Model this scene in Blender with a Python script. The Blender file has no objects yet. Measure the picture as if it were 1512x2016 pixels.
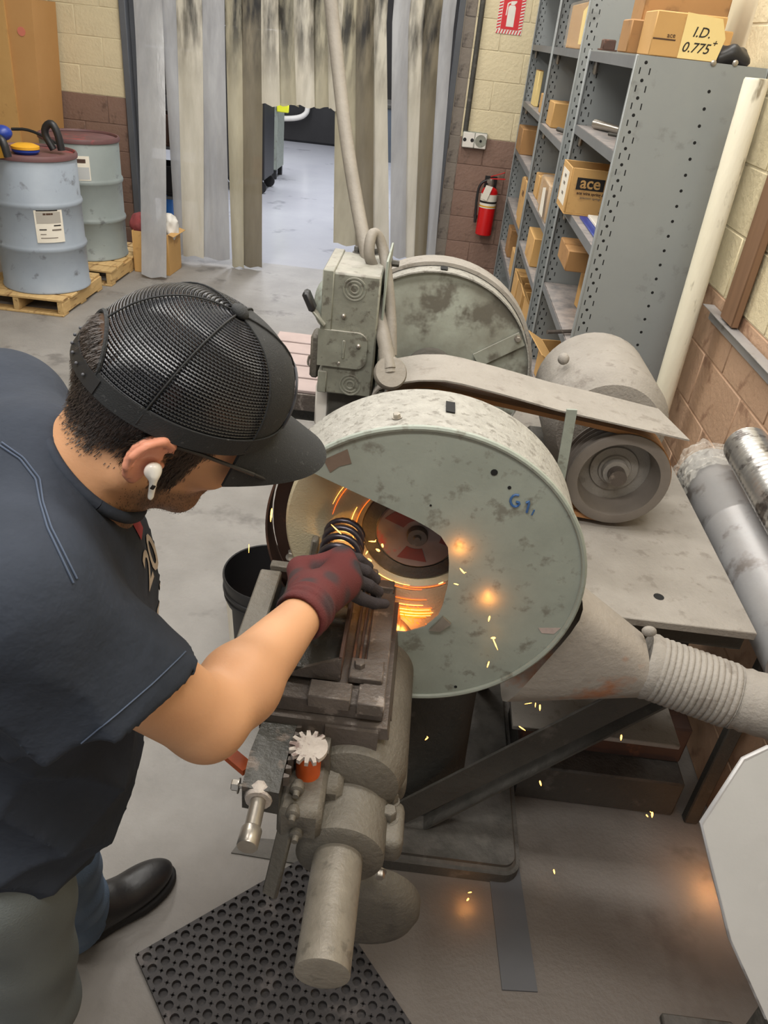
import bpy, bmesh, math, random
import numpy as np
from mathutils import Vector, Matrix, Euler, noise as mnoise

random.seed(7)
SC = bpy.context.scene
COL = SC.collection
PI = math.pi

# ------------------------------------------------------------------ camera
FPX, CX, CY = 1507.0, 756.0, 1008.0
def _cam_basis():
    dn = Vector((490 - CX, -(3390 - CY), -FPX)).normalized()      # straight down, in camera axes
    fw = Vector((890 - CX, -(70 - CY), -FPX))
    fw = (fw - dn * fw.dot(dn)).normalized()                      # along the right-hand wall
    up = -dn
    rt = fw.cross(up)
    return Matrix((rt, fw, up))
CAM_ROT = _cam_basis()
EYE = Vector((0.0, 0.0, 1.9))
cam_d = bpy.data.cameras.new('camera'); cam = bpy.data.objects.new('camera', cam_d); COL.objects.link(cam)
cam.matrix_world = Matrix.Translation(EYE) @ CAM_ROT.to_4x4()
cam_d.sensor_width = 36; cam_d.lens = FPX / 2016 * 36
cam_d.clip_start = 0.02; cam_d.clip_end = 100
SC.camera = cam

# ------------------------------------------------------------------ world, lights, exposure
w = bpy.data.worlds.new('world'); SC.world = w; w.use_nodes = True
w.node_tree.nodes['Background'].inputs[0].default_value = (0.93, 0.96, 1.0, 1)
w.node_tree.nodes['Background'].inputs[1].default_value = 0.48
SC.view_settings.view_transform = 'Standard'; SC.view_settings.look = 'None'
SC.view_settings.exposure = 0.32; SC.view_settings.gamma = 1.0
SC.view_settings.use_curve_mapping = False
def area(name, loc, sx, sy, power, col=(1, 0.975, 0.93), rot=(0, 0, 0)):
    l = bpy.data.lights.new(name, 'AREA'); l.shape = 'RECTANGLE'; l.size = sx; l.size_y = sy
    l.energy = power; l.color = col
    o = bpy.data.objects.new(name, l); COL.objects.link(o); o.location = loc; o.rotation_euler = rot
    return o
area('fluorescent_light', (-0.25, 1.36, 3.25), 2.3, 0.3, 46)
area('fluorescent_light', (0.1, 3.1, 3.25), 2.0, 0.3, 34)
area('fluorescent_light', (-1.6, 4.6, 3.25), 0.35, 2.4, 60)
area('fluorescent_light', (0.2, 5.4, 3.25), 0.35, 2.0, 24)
area('fluorescent_light', (-0.5, 0.0, 3.25), 2.3, 0.3, 44)
area('fluorescent_light', (-1.2, 9.3, 3.6), 0.6, 3.0, 130, (0.9, 0.93, 1))
area('fluorescent_light', (-2.6, 12.0, 3.6), 0.6, 3.0, 110, (0.9, 0.93, 1))

# ------------------------------------------------------------------ helpers: pixel ray -> point on a real plane
def ray(px, py):
    return (CAM_ROT @ Vector((px - CX, -(py - CY), -FPX))).normalized()
def Zp(px, py, z): d = ray(px, py); return EYE + d * ((z - EYE.z) / d.z)
def Yp(px, py, y): d = ray(px, py); return EYE + d * ((y - EYE.y) / d.y)
def Xp(px, py, x): d = ray(px, py); return EYE + d * ((x - EYE.x) / d.x)
def Dp(px, py, dist): return EYE + ray(px, py) * dist
def PR(p):
    c = CAM_ROT.transposed() @ (Vector(p) - EYE)
    return (CX + FPX * c.x / -c.z, CY - FPX * c.y / -c.z)

# ------------------------------------------------------------------ materials
def lin(c):
    f = lambda v: v / 12.92 if v <= 0.04045 else ((v + 0.055) / 1.055) ** 2.4
    return tuple(f(v / 255.0) for v in c[:3]) + (1.0,)
MATS = {}
def mat(name, c, c2=None, sc=6.0, rough=0.6, metal=0.0, bump=0.0, bsc=None, c3=None, sc3=25.0, amt3=0.5, rnd=0.0,
        alpha=1.0, emit=None, es=0.0, spec=0.5, stretch=(1, 1, 1), attr=None, contrast=0.25, detail=6.0, dust=None, trans=0.0):
    m = bpy.data.materials.new(name); m.use_nodes = True; MATS[name] = m
    nt = m.node_tree; N = nt.nodes; L = nt.links; b = N['Principled BSDF']
    b.inputs['Roughness'].default_value = rough; b.inputs['Metallic'].default_value = metal
    b.inputs['Specular IOR Level'].default_value = spec
    tc = N.new('ShaderNodeTexCoord'); mp = N.new('ShaderNodeMapping'); L.new(tc.outputs['Object'], mp.inputs[0])
    mp.inputs['Scale'].default_value = stretch
    out = None
    def rgb(col):
        n = N.new('ShaderNodeRGB'); n.outputs[0].default_value = lin(col); return n.outputs[0]
    def mix(f, a, bb):
        n = N.new('ShaderNodeMix'); n.data_type = 'RGBA'; L.new(f, n.inputs[0]); L.new(a, n.inputs[6]); L.new(bb, n.inputs[7]); return n.outputs[2]
    def nz(scale, det, lo, hi):
        n = N.new('ShaderNodeTexNoise'); n.inputs['Scale'].default_value = scale; n.inputs['Detail'].default_value = det
        n.inputs['Roughness'].default_value = 0.62
        L.new(mp.outputs[0], n.inputs['Vector'])
        r = N.new('ShaderNodeMapRange'); r.inputs[1].default_value = lo; r.inputs[2].default_value = hi
        L.new(n.outputs[0], r.inputs[0]); return r.outputs[0]
    if attr:
        a = N.new('ShaderNodeAttribute'); a.attribute_name = attr; out = a.outputs['Color']
    else:
        out = rgb(c)
    if c2: out = mix(nz(sc, detail, 0.5 - contrast, 0.5 + contrast), out, rgb(c2))
    if c3: out = mix(nz(sc3, 4, 0.62 - 0.2 * amt3, 0.72 - 0.2 * amt3), out, rgb(c3))
    if dust:                                           # grinding dust settles on faces that look up
        g = N.new('ShaderNodeNewGeometry'); s = N.new('ShaderNodeSeparateXYZ'); L.new(g.outputs['Normal'], s.inputs[0])
        r = N.new('ShaderNodeMapRange'); r.inputs[1].default_value = 0.25; r.inputs[2].default_value = 0.9
        r.inputs[4].default_value = dust[1]; L.new(s.outputs[2], r.inputs[0])
        mm = N.new('ShaderNodeMath'); mm.operation = 'MULTIPLY'; L.new(r.outputs[0], mm.inputs[0]); L.new(nz(18, 6, 0.25, 0.6), mm.inputs[1])
        out = mix(mm.outputs[0], out, rgb(dust[0]))
    if rnd:
        oi = N.new('ShaderNodeObjectInfo'); r = N.new('ShaderNodeMapRange'); r.inputs[3].default_value = 1 - rnd; r.inputs[4].default_value = 1 + rnd
        L.new(oi.outputs['Random'], r.inputs[0]); h = N.new('ShaderNodeHueSaturation'); L.new(r.outputs[0], h.inputs['Value']); L.new(out, h.inputs['Color']); out = h.outputs[0]
    L.new(out, b.inputs['Base Color'])
    if bump:
        bp = N.new('ShaderNodeBump'); bp.inputs['Strength'].default_value = bump; bp.inputs['Distance'].default_value = 0.01
        L.new(nz(bsc or sc * 6, 5, 0.2, 0.8), bp.inputs['Height']); L.new(bp.outputs[0], b.inputs['Normal'])
    if alpha < 1: b.inputs['Alpha'].default_value = alpha
    if trans: b.inputs['Transmission Weight'].default_value = trans
    if emit: b.inputs['Emission Color'].default_value = lin(emit); b.inputs['Emission Strength'].default_value = es
    return m

# ------------------------------------------------------------------ mesh building
class MB:
    """collects shapes in one bmesh"""
    def __init__(s): s.bm = bmesh.new()
    def _xf(s, vs, rot, c):
        m = Matrix.Translation(Vector(c)) @ (rot.to_4x4() if rot is not None else Matrix())
        bmesh.ops.transform(s.bm, matrix=m, verts=vs)
    def box(s, c, size, rot=None, bev=0.0, seg=1):
        r = bmesh.ops.create_cube(s.bm, size=1.0); vs = r['verts']
        bmesh.ops.scale(s.bm, vec=size, verts=vs)
        if bev > 0:
            es = list({e for v in vs for e in v.link_edges})
            rr = bmesh.ops.bevel(s.bm, geom=es, offset=bev, segments=seg, affect='EDGES', profile=0.5)
            vs = list({v for f in rr['faces'] for v in f.verts} | {v for v in vs if v.is_valid})
        s._xf(vs, rot, c); return s
    def bx(s, a, b, bev=0.0, seg=1):
        a = Vector(a); b = Vector(b)
        return s.box((a + b) / 2, [abs(b[i] - a[i]) for i in range(3)], None, bev, seg)
    def beam(s, p0, p1, wx, wz, up=(0, 0, 1), bev=0.0):
        p0 = Vector(p0); p1 = Vector(p1); d = (p1 - p0); y = d.normalized(); x = y.cross(Vector(up)).normalized(); z = x.cross(y)
        return s.box((p0 + p1) / 2, (wx, d.length, wz), Matrix((x, y, z)).transposed(), bev)
    def cyl(s, p0, p1, r0, r1=None, n=20, cap=True):
        r1 = r0 if r1 is None else r1
        return s.lathe([(r0, 0.0), (r1, 1.0)], p0, p1, n, cap)
    def lathe(s, prof, p0, p1, n=24, cap=True, a0=0.0, a1=2 * PI):
        """prof: list of (radius, t) with t in 0..1 along p0->p1 (or beyond)"""
        p0 = Vector(p0); p1 = Vector(p1); z = (p1 - p0); Ln = z.length; z.normalize()
        x = z.orthogonal().normalized() if abs(z.z) > 0.9 else z.cross(Vector((0, 0, 1))).normalized()
        y = z.cross(x); full = abs(a1 - a0 - 2 * PI) < 1e-6; m = n if full else n + 1
        rings = []
        for r, t in prof:
            rings.append([s.bm.verts.new(p0 + z * (Ln * t) + (x * math.cos(a0 + (a1 - a0) * k / n) + y * math.sin(a0 + (a1 - a0) * k / n)) * r) for k in range(m)])
        for a, b in zip(rings, rings[1:]):
            for k in range(n):
                k2 = (k + 1) % m
                s.bm.faces.new((a[k], a[k2], b[k2], b[k]))
        if cap and full:
            if prof[0][0] > 1e-6: s.bm.faces.new(rings[0][::-1])
            if prof[-1][0] > 1e-6: s.bm.faces.new(rings[-1])
        return s
    def tube(s, pts, r, n=10, cap=True, smooth=0):
        P = [Vector(p) for p in pts]
        rs = list(r) if hasattr(r, '__len__') else [r] * len(P)
        for _ in range(smooth):
            Q = [P[0]]; R = [rs[0]]
            for a, b, ra, rb in zip(P, P[1:], rs, rs[1:]):
                Q += [a * .75 + b * .25, a * .25 + b * .75]; R += [ra * .75 + rb * .25, ra * .25 + rb * .75]
            Q.append(P[-1]); R.append(rs[-1]); P, rs = Q, R
        t0 = (P[1] - P[0]).normalized(); x = t0.orthogonal().normalized(); rings = []
        for i, p in enumerate(P):
            t = (P[min(i + 1, len(P) - 1)] - P[max(i - 1, 0)]).normalized()
            x = (x - t * x.dot(t)).normalized(); y = t.cross(x)
            rings.append([s.bm.verts.new(p + (x * math.cos(2 * PI * k / n) + y * math.sin(2 * PI * k / n)) * rs[i]) for k in range(n)])
        for a, b in zip(rings, rings[1:]):
            for k in range(n): s.bm.faces.new((a[k], a[(k + 1) % n], b[(k + 1) % n], b[k]))
        if cap: s.bm.faces.new(rings[0][::-1]); s.bm.faces.new(rings[-1])
        return s
    def prism(s, poly, d, bev=0.0):
        """poly: 3-D points of a planar outline, pushed by vector d"""
        d = Vector(d); a = [s.bm.verts.new(Vector(p)) for p in poly]; b = [s.bm.verts.new(Vector(p) + d) for p in poly]; n = len(a)
        fs = [s.bm.faces.new(a), s.bm.faces.new(b[::-1])]
        for k in range(n): fs.append(s.bm.faces.new((a[k], b[k], b[(k + 1) % n], a[(k + 1) % n])))
        bmesh.ops.recalc_face_normals(s.bm, faces=fs)
        return s
    def sphere(s, c, r, n=12, scale=(1, 1, 1), rot=None):
        v = bmesh.ops.create_uvsphere(s.bm, u_segments=n, v_segments=max(6, n * 2 // 3), radius=r)['verts']
        bmesh.ops.scale(s.bm, vec=scale, verts=v); s._xf(v, rot, c); return s
    def hexbolt(s, c, ax, r, h, n=6):
        ax = Vector(ax).normalized(); c = Vector(c)
        s.lathe([(r * 1.35, 0), (r * 1.35, .12)], c, c + ax * h, 14); s.lathe([(r, 0.1), (r, 0.9), (r * .86, 1.0)], c, c + ax * h, n); return s
    def quad(s, pts):
        s.bm.faces.new([s.bm.verts.new(Vector(p)) for p in pts]); return s
    def grid(s, f, nu, nv):
        g = [[s.bm.verts.new(Vector(f(u / nu, v / nv))) for v in range(nv + 1)] for u in range(nu + 1)]
        for u in range(nu):
            for v in range(nv): s.bm.faces.new((g[u][v], g[u + 1][v], g[u + 1][v + 1], g[u][v + 1]))
        return s
    def sheet(s, f, nu, nv, th):
        """a thin solid sheet: grid f(u,v) given real thickness"""
        n0 = len(s.bm.verts)
        s.grid(f, nu, nv); s.bm.verts.ensure_lookup_table(); s.bm.faces.ensure_lookup_table()
        vs = s.bm.verts[n0:]; fs = list({fc for v in vs for fc in v.link_faces})
        bmesh.ops.recalc_face_normals(s.bm, faces=fs)
        bmesh.ops.solidify(s.bm, geom=fs, thickness=th); return s
    def mesh(s, name, m=None, smooth=True, ang=38):
        bm = s.bm; bm.normal_update()
        me = bpy.data.meshes.new(name)
        if smooth:
            ca = math.radians(ang)
            for f in bm.faces: f.smooth = True
            for e in bm.edges:
                if len(e.link_faces) == 2 and e.calc_face_angle(0) > ca: e.smooth = False
        bm.to_mesh(me); bm.free()
        if m is not None: me.materials.append(m)
        return me
    def part(s, name, m, parent, label=None, smooth=True, ang=38):
        return link(name, s.mesh(name, m, smooth, ang), parent, label)
    def obj(s, name, m, label=None, cat=None, group=None, kind=None, smooth=True, ang=38):
        o = link(name, s.mesh(name, m, smooth, ang)); tag(o, label, cat, group, kind); return o

def root_of(o):
    while o.parent: o = o.parent
    return o
LOCS = {}
def link(name, data, parent=None, label=None):
    o = bpy.data.objects.new(name, data); COL.objects.link(o)
    if parent is not None:
        o.parent = parent
        o.matrix_parent_inverse = LOCS.get(root_of(parent).name, Matrix()).inverted() if parent.parent is None else Matrix()
    if label: o['label'] = label
    return o
def tag(o, label=None, cat=None, group=None, kind=None):
    if label: o['label'] = label
    if cat: o['category'] = cat
    if group: o['group'] = group
    if kind: o['kind'] = kind
    return o
def thing(name, label, cat, loc=(0, 0, 0), group=None):
    o = bpy.data.objects.new(name, None); COL.objects.link(o); o.location = loc; o.empty_display_size = 0.05
    LOCS[o.name] = Matrix.Translation(Vector(loc)); tag(o, label, cat, group); return o
def copy_tree(o, loc=None, parent=None, rotz=None):
    c = o.copy(); COL.objects.link(c)
    if parent is not None: c.parent = parent
    if loc is not None: c.location = loc
    if rotz is not None: c.rotation_euler = (0, 0, rotz)
    for ch in list(o.children): copy_tree(ch, None, c)
    return c
def text_mesh(txt, size, ext=0.0005, align='CENTER', bold=0.0, shear=0.0, space=1.0):
    cu = bpy.data.curves.new('text', 'FONT'); cu.body = txt; cu.size = size; cu.extrude = ext; cu.align_x = align; cu.align_y = 'CENTER'
    cu.offset = bold; cu.shear = shear; cu.space_character = space; cu.resolution_u = 3
    o = bpy.data.objects.new('text', cu); COL.objects.link(o)
    dg = bpy.context.evaluated_depsgraph_get(); dg.update()
    me = bpy.data.meshes.new_from_object(o.evaluated_get(dg)); bpy.data.objects.remove(o); return me
def text_part(name, txt, size, origin, xdir, ydir, m, parent, **k):
    """flat lettering: origin is the centre, xdir the reading direction"""
    me = text_mesh(txt, size, **k); x = Vector(xdir).normalized(); y = Vector(ydir); y = (y - x * y.dot(x)).normalized(); z = x.cross(y)
    M = Matrix((x, y, z)).transposed().to_4x4(); M.translation = Vector(origin); me.transform(M); me.materials.clear(); me.materials.append(m)
    return link(name, me, parent)

# ------------------------------------------------------------------ organic surfaces: signed distance field -> surface net
def seg_dist(P, a, b, ra, rb):
    a = np.asarray(a, np.float32); b = np.asarray(b, np.float32); d = b - a
    t = np.clip(((P - a) @ d) / max(1e-9, float(d @ d)), 0, 1)
    return np.linalg.norm(P - a - t[..., None] * d, axis=-1) - (ra + (rb - ra) * t)
def ell_dist(P, c, rad, ax=None):
    q = P - np.asarray(c, np.float32)
    if ax is not None: q = q @ np.asarray(ax, np.float32)          # columns = local axes
    r = np.asarray(rad, np.float32); k0 = np.linalg.norm(q / r, axis=-1); k1 = np.linalg.norm(q / (r * r), axis=-1)
    return k0 * (k0 - 1.0) / np.maximum(k1, 1e-6)
def smin(a, b, k):
    if k <= 0: return np.minimum(a, b)
    h = np.clip(0.5 + 0.5 * (b - a) / k, 0, 1); return b + (a - b) * h - k * h * (1 - h)
def smax(a, b, k): return -smin(-a, -b, k)
def surface_net(f, lo, hi, h):
    lo = np.asarray(lo, float); n = np.maximum(2, np.ceil((np.asarray(hi, float) - lo) / h).astype(int) + 1)
    B = 8; nb = (n + B - 1) // B; nB = nb * B
    ctr = np.stack(np.meshgrid(*[lo[i] + h * (np.arange(nb[i]) * B + B / 2 - .5) for i in range(3)], indexing='ij'), -1).reshape(-1, 3).astype(np.float32)
    fc = np.concatenate([f(ctr[i:i + 200000]) for i in range(0, len(ctr), 200000)])
    V = np.repeat(np.repeat(np.repeat(fc.reshape(nb), B, 0), B, 1), B, 2).astype(np.float32)
    act = np.argwhere(np.abs(fc.reshape(nb)) < h * B * 1.25 + .012)
    off = np.stack(np.meshgrid(*[np.arange(B)] * 3, indexing='ij'), -1).reshape(-1, 3)
    for i in range(0, len(act), 400):
        I = (act[i:i + 400, None, :] * B + off[None]).reshape(-1, 3)
        V[tuple(I.T)] = f((lo + h * I).astype(np.float32))
    V = V[:n[0], :n[1], :n[2]]
    S = V < 0; c = np.zeros(n - 1, np.int32)
    for dx in (0, 1):
        for dy in (0, 1):
            for dz in (0, 1): c += S[dx:n[0] - 1 + dx, dy:n[1] - 1 + dy, dz:n[2] - 1 + dz]
    I = np.argwhere((c > 0) & (c < 8)); idx = -np.ones(n - 1, np.int64); idx[tuple(I.T)] = np.arange(len(I))
    acc = np.zeros((len(I), 3)); cnt = np.zeros(len(I))
    cor = [(x, y, z) for x in (0, 1) for y in (0, 1) for z in (0, 1)]
    for a in cor:
        for k in range(3):
            if a[k] == 0:
                b = list(a); b[k] = 1
                va = V[tuple((I + a).T)]; vb = V[tuple((I + b).T)]; m = (va < 0) != (vb < 0)
                t = np.where(m, va / np.where(m, va - vb, 1), 0); p = np.tile(np.array(a, float), (len(I), 1)); p[:, k] += t
                acc[m] += p[m]; cnt[m] += 1
    X = lo + h * (I + acc / cnt[:, None])
    F = []
    for k in range(3):
        u, v = (k + 1) % 3, (k + 2) % 3
        sl0 = [slice(None)] * 3; sl1 = [slice(None)] * 3; sl0[k] = slice(0, n[k] - 1); sl1[k] = slice(1, n[k])
        A = S[tuple(sl0)]; B = S[tuple(sl1)]; E = np.argwhere(A != B)
        E = E[(E[:, u] > 0) & (E[:, v] > 0) & (E[:, u] < n[u] - 1) & (E[:, v] < n[v] - 1)]
        q = []
        for du, dv in ((1, 1), (0, 1), (0, 0), (1, 0)):
            e = E.copy(); e[:, u] -= du; e[:, v] -= dv; q.append(idx[tuple(e.T)])
        q = np.stack(q, 1); inside = A[tuple(E.T)]; q[~inside] = q[~inside][:, ::-1]; F.append(q)
    return X, np.concatenate(F)
def net_mesh(name, f, lo, hi, h, m, color=None, relax=1):
    X, F = surface_net(f, lo, hi, h)
    me = bpy.data.meshes.new(name); me.from_pydata(X.tolist(), [], F.tolist()); me.validate()
    me.polygons.foreach_set('use_smooth', [True] * len(me.polygons))
    if relax:
        bm = bmesh.new(); bm.from_mesh(me)
        for _ in range(relax): bmesh.ops.smooth_vert(bm, verts=bm.verts, factor=0.5, use_axis_x=True, use_axis_y=True, use_axis_z=True)
        bm.to_mesh(me); bm.free()
    if color is not None:
        co = np.empty(len(me.vertices) * 3, np.float32); me.vertices.foreach_get('co', co); c = color(co.reshape(-1, 3))
        at = me.color_attributes.new('tint', 'FLOAT_COLOR', 'POINT'); at.data.foreach_set('color', np.concatenate([c, np.ones((len(c), 1))], 1).astype(np.float32).ravel())
    me.materials.append(m); return me
# ------------------------------------------------------------------ palette
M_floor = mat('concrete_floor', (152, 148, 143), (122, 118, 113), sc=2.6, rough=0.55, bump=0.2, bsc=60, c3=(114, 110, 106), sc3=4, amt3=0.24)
# browner, darker tone blended into the concrete round the machine
def floor_tone(m):
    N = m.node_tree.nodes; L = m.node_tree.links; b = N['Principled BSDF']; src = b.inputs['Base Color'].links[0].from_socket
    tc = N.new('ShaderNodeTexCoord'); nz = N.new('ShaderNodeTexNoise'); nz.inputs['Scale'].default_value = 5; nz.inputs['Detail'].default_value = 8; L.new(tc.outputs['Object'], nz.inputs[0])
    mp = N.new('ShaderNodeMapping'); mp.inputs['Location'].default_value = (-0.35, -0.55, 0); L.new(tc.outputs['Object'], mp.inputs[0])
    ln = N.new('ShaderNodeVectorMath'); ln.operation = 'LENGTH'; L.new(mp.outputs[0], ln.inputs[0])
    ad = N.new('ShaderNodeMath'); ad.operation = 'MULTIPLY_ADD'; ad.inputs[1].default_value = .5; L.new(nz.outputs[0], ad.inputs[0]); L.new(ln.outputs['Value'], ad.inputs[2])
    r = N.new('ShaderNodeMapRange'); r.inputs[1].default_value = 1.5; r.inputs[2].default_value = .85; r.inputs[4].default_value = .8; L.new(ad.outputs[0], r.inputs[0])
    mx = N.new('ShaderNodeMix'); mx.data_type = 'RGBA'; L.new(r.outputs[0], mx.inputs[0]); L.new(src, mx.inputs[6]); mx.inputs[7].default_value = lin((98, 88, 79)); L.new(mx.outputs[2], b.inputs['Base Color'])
floor_tone(M_floor)
M_floor2 = mat('far_concrete', (186, 186, 190), (168, 168, 174), sc=0.8, rough=0.22, bump=0.04, bsc=30, c3=(140, 140, 146), sc3=2, amt3=0.1)
M_cream = mat('cream_block_paint', (222, 208, 172), (208, 194, 160), sc=5, rough=0.55, bump=0.35, bsc=45, rnd=0.03)
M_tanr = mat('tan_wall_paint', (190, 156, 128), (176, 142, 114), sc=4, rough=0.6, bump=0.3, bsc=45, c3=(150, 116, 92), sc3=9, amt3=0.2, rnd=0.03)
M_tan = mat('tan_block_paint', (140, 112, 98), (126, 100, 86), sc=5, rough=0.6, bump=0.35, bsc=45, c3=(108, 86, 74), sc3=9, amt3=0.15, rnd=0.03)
M_greyb = mat('grimy_block_paint', (140, 130, 118), (120, 110, 100), sc=5, rough=0.6, bump=0.35, bsc=45, c3=(90, 82, 76), sc3=9, amt3=0.3, rnd=0.05)
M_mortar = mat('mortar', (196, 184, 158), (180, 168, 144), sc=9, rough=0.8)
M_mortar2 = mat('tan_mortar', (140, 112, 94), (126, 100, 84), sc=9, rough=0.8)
M_ceil = mat('ceiling_paint', (215, 213, 208), rough=0.8)
M_galv = mat('galvanised_guard', (152, 158, 148), (134, 140, 130), sc=9, rough=0.45, metal=0.0, bump=0.06, bsc=40, c3=(116, 116, 106), sc3=24, amt3=0.30)
M_band = mat('dusty_guard_band', (160, 157, 149), (132, 129, 121), sc=45, rough=0.7, bump=0.3, bsc=160, c3=(118, 114, 106), sc3=60, amt3=0.4)
M_box = mat('grimy_box_enamel', (136, 137, 124), (112, 111, 100), sc=22, rough=0.55, bump=0.06, bsc=60, c3=(92, 88, 78), sc3=40, amt3=0.35, dust=((158, 152, 144), 0.6))
M_galvfar = mat('blotched_guard', (160, 164, 152), (124, 122, 110), sc=5, rough=0.55, bump=0.08, bsc=40, c3=(100, 96, 86), sc3=9, amt3=0.5, dust=((176, 170, 162), 0.8), contrast=0.16)
M_conduit = mat('grimy_conduit', (136, 129, 118), (116, 109, 99), sc=9, rough=.6, bump=.15, bsc=60)
M_dustmetal = mat('dusty_sheet_steel', (150, 144, 136), (132, 126, 118), sc=9, rough=0.75, bump=0.25, bsc=120, c3=(124, 117, 109), sc3=22, amt3=0.25)
M_castiron = mat('cast_iron', (102, 96, 86), (84, 79, 70), sc=10, rough=0.55, bump=0.3, bsc=90, c3=(80, 75, 67), sc3=18, amt3=0.15, dust=((120, 114, 103), 0.45))
M_arm = mat('worn_round_bar', (134, 127, 115), (114, 107, 96), sc=30, rough=0.45, metal=0.15, bump=0.15, bsc=120, c3=(104, 98, 88), sc3=40, amt3=0.25)
M_darkiron = mat('dark_machine_paint', (74, 72, 66), (58, 56, 52), sc=6, rough=0.7, bump=0.3, bsc=60, c3=(96, 92, 86), sc3=10, amt3=0.1, dust=((120, 114, 108), 0.5))
M_oiled = mat('oily_steel', (104, 95, 88), (82, 74, 68), sc=9, rough=0.42, metal=0.25, bump=0.2, bsc=70, c3=(140, 130, 122), sc3=30, amt3=0.15)
M_oildark = mat('dark_oily_steel', (78, 76, 70), (58, 56, 52), sc=12, rough=0.4, metal=0.25, bump=0.25, bsc=60, c3=(112, 100, 90), sc3=26, amt3=0.25)
M_bright = mat('bright_steel', (186, 180, 170), (150, 142, 132), sc=12, rough=0.32, metal=0.75, bump=0.05, bsc=50)
M_black = mat('black_plastic', (38, 37, 38), (30, 29, 30), sc=6, rough=0.45)
M_rubber = mat('black_rubber', (66, 62, 62), (54, 51, 51), sc=14, rough=0.7, bump=0.2, bsc=150, c3=(92, 86, 84), sc3=9, amt3=0.2)
M_shelf = mat('grey_shelf_enamel', (146, 150, 149), (138, 142, 142), sc=3, rough=0.4, bump=0.02, bsc=20, c3=(128, 131, 130), sc3=14, amt3=0.06)
M_shelfin = mat('grey_shelf_enamel_dusty', (118, 120, 122), (104, 106, 108), sc=4, rough=0.5, dust=((168, 158, 152), 0.95))
M_hole = mat('hole_black', (18, 18, 18), rough=0.9)
M_card = mat('corrugated_cardboard', (202, 160, 100), (190, 148, 90), sc=4, rough=0.75, bump=0.05, bsc=60, c3=(168, 128, 78), sc3=7, amt3=0.15, rnd=0.1)
M_cardd = mat('brown_cardboard', (170, 128, 80), (152, 112, 68), sc=4, rough=0.75, c3=(130, 96, 60), sc3=8, amt3=0.2, rnd=0.06)
M_paper = mat('paper_white', (236, 230, 216), (226, 218, 202), sc=8, rough=0.7)
M_yellow = mat('yellow_card', (236, 212, 146), (228, 202, 136), sc=6, rough=0.7)
M_ink = mat('black_ink', (26, 22, 20), rough=0.6)
M_brownink = mat('brown_ink', (74, 50, 34), rough=0.7)
M_greyink = mat('grey_ink', (120, 110, 100), rough=0.7)
M_blueink = mat('blue_ink', (44, 86, 140), (60, 100, 150), sc=40, rough=0.5)
M_drum = mat('grey_blue_drum', (158, 167, 177), (142, 151, 162), sc=3, rough=0.45, bump=0.05, bsc=12, c3=(108, 112, 118), sc3=9, amt3=0.1)
M_drum2 = mat('grey_green_drum', (146, 154, 152), (132, 140, 138), sc=3, rough=0.45, bump=0.05, bsc=12, c3=(106, 110, 110), sc3=9, amt3=0.1)
M_lid = mat('worn_red_lid', (116, 78, 78), (96, 70, 70), sc=9, rough=0.55, c3=(168, 64, 66), sc3=5, amt3=0.25)
M_red = mat('fire_red', (200, 24, 26), (186, 18, 22), sc=6, rough=0.3)
M_signred = mat('sign_red', (206, 40, 48), rough=0.5)
M_white = mat('white_paint', (232, 228, 220), (216, 210, 200), sc=10, rough=0.5)
M_wood = mat('pallet_wood', (208, 176, 122), (186, 152, 100), sc=6, rough=0.75, bump=0.2, bsc=30, stretch=(6, 1, 6), c3=(140, 106, 66), sc3=5, amt3=0.25, rnd=0.09)
M_pole = mat('flaking_cream_paint', (232, 226, 206), (220, 212, 188), sc=8, rough=0.55, bump=0.15, bsc=40, stretch=(1, 1, 0.3), c3=(150, 140, 118), sc3=18, amt3=0.25)
M_brownstripe = mat('matte_brown', (128, 96, 70), (112, 82, 58), sc=8, rough=0.7, stretch=(4, 4, 0.5))
M_duct = mat('galvanised_duct', (172, 171, 170), (154, 153, 154), sc=6, rough=0.42, metal=0.25, bump=0.05, bsc=25, c3=(120, 114, 110), sc3=10, amt3=0.35, dust=((158, 152, 148), 0.5))
M_flex = mat('aluminium_flex', (206, 204, 200), (184, 182, 178), sc=12, rough=0.28, metal=0.8, c3=(110, 104, 100), sc3=14, amt3=0.4)
M_belt = mat('brown_drive_belt', (164, 116, 70), (140, 98, 58), sc=14, rough=0.6)
M_orange = mat('orange_paint', (214, 96, 34), (190, 80, 28), sc=10, rough=0.5)
M_wheel = mat('grinding_wheel_grit', (190, 178, 148), (178, 166, 136), sc=20, rough=0.85, bump=0.3, bsc=220)
M_wheelred = mat('red_paper_blotter', (112, 98, 94), (138, 124, 118), sc=14, rough=0.7, c3=(160, 46, 48), sc3=12, amt3=0.55)
M_rust = mat('rusty_brown_steel', (84, 58, 46), (60, 44, 38), sc=9, rough=0.7, c3=(110, 72, 52), sc3=14, amt3=0.3)
M_hood = mat('dusty_hood', (152, 144, 134), (134, 126, 116), sc=8, rough=0.75, bump=0.2, bsc=60, c3=(150, 104, 76), sc3=6, amt3=0.35)
M_spring = mat('dark_spring_steel', (70, 66, 72), (92, 88, 96), sc=14, rough=0.3, metal=0.75)
M_glovered = mat('glove_knit', (120, 40, 40), attr='tint', rough=0.85, bump=0.35, bsc=420, c2=None)
M_skin = mat('skin', (205, 160, 125), attr='tint', rough=0.5, bump=0.06, bsc=160, spec=0.35)
_b = M_skin.node_tree.nodes['Principled BSDF']; _b.inputs['Subsurface Weight'].default_value = 0.12; _b.inputs['Subsurface Radius'].default_value = (0.012, 0.005, 0.003); _b.inputs['Subsurface Scale'].default_value = 0.5
M_hair = mat('dark_brown_hair', (58, 46, 38), (40, 32, 28), sc=40, rough=0.5)
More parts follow.
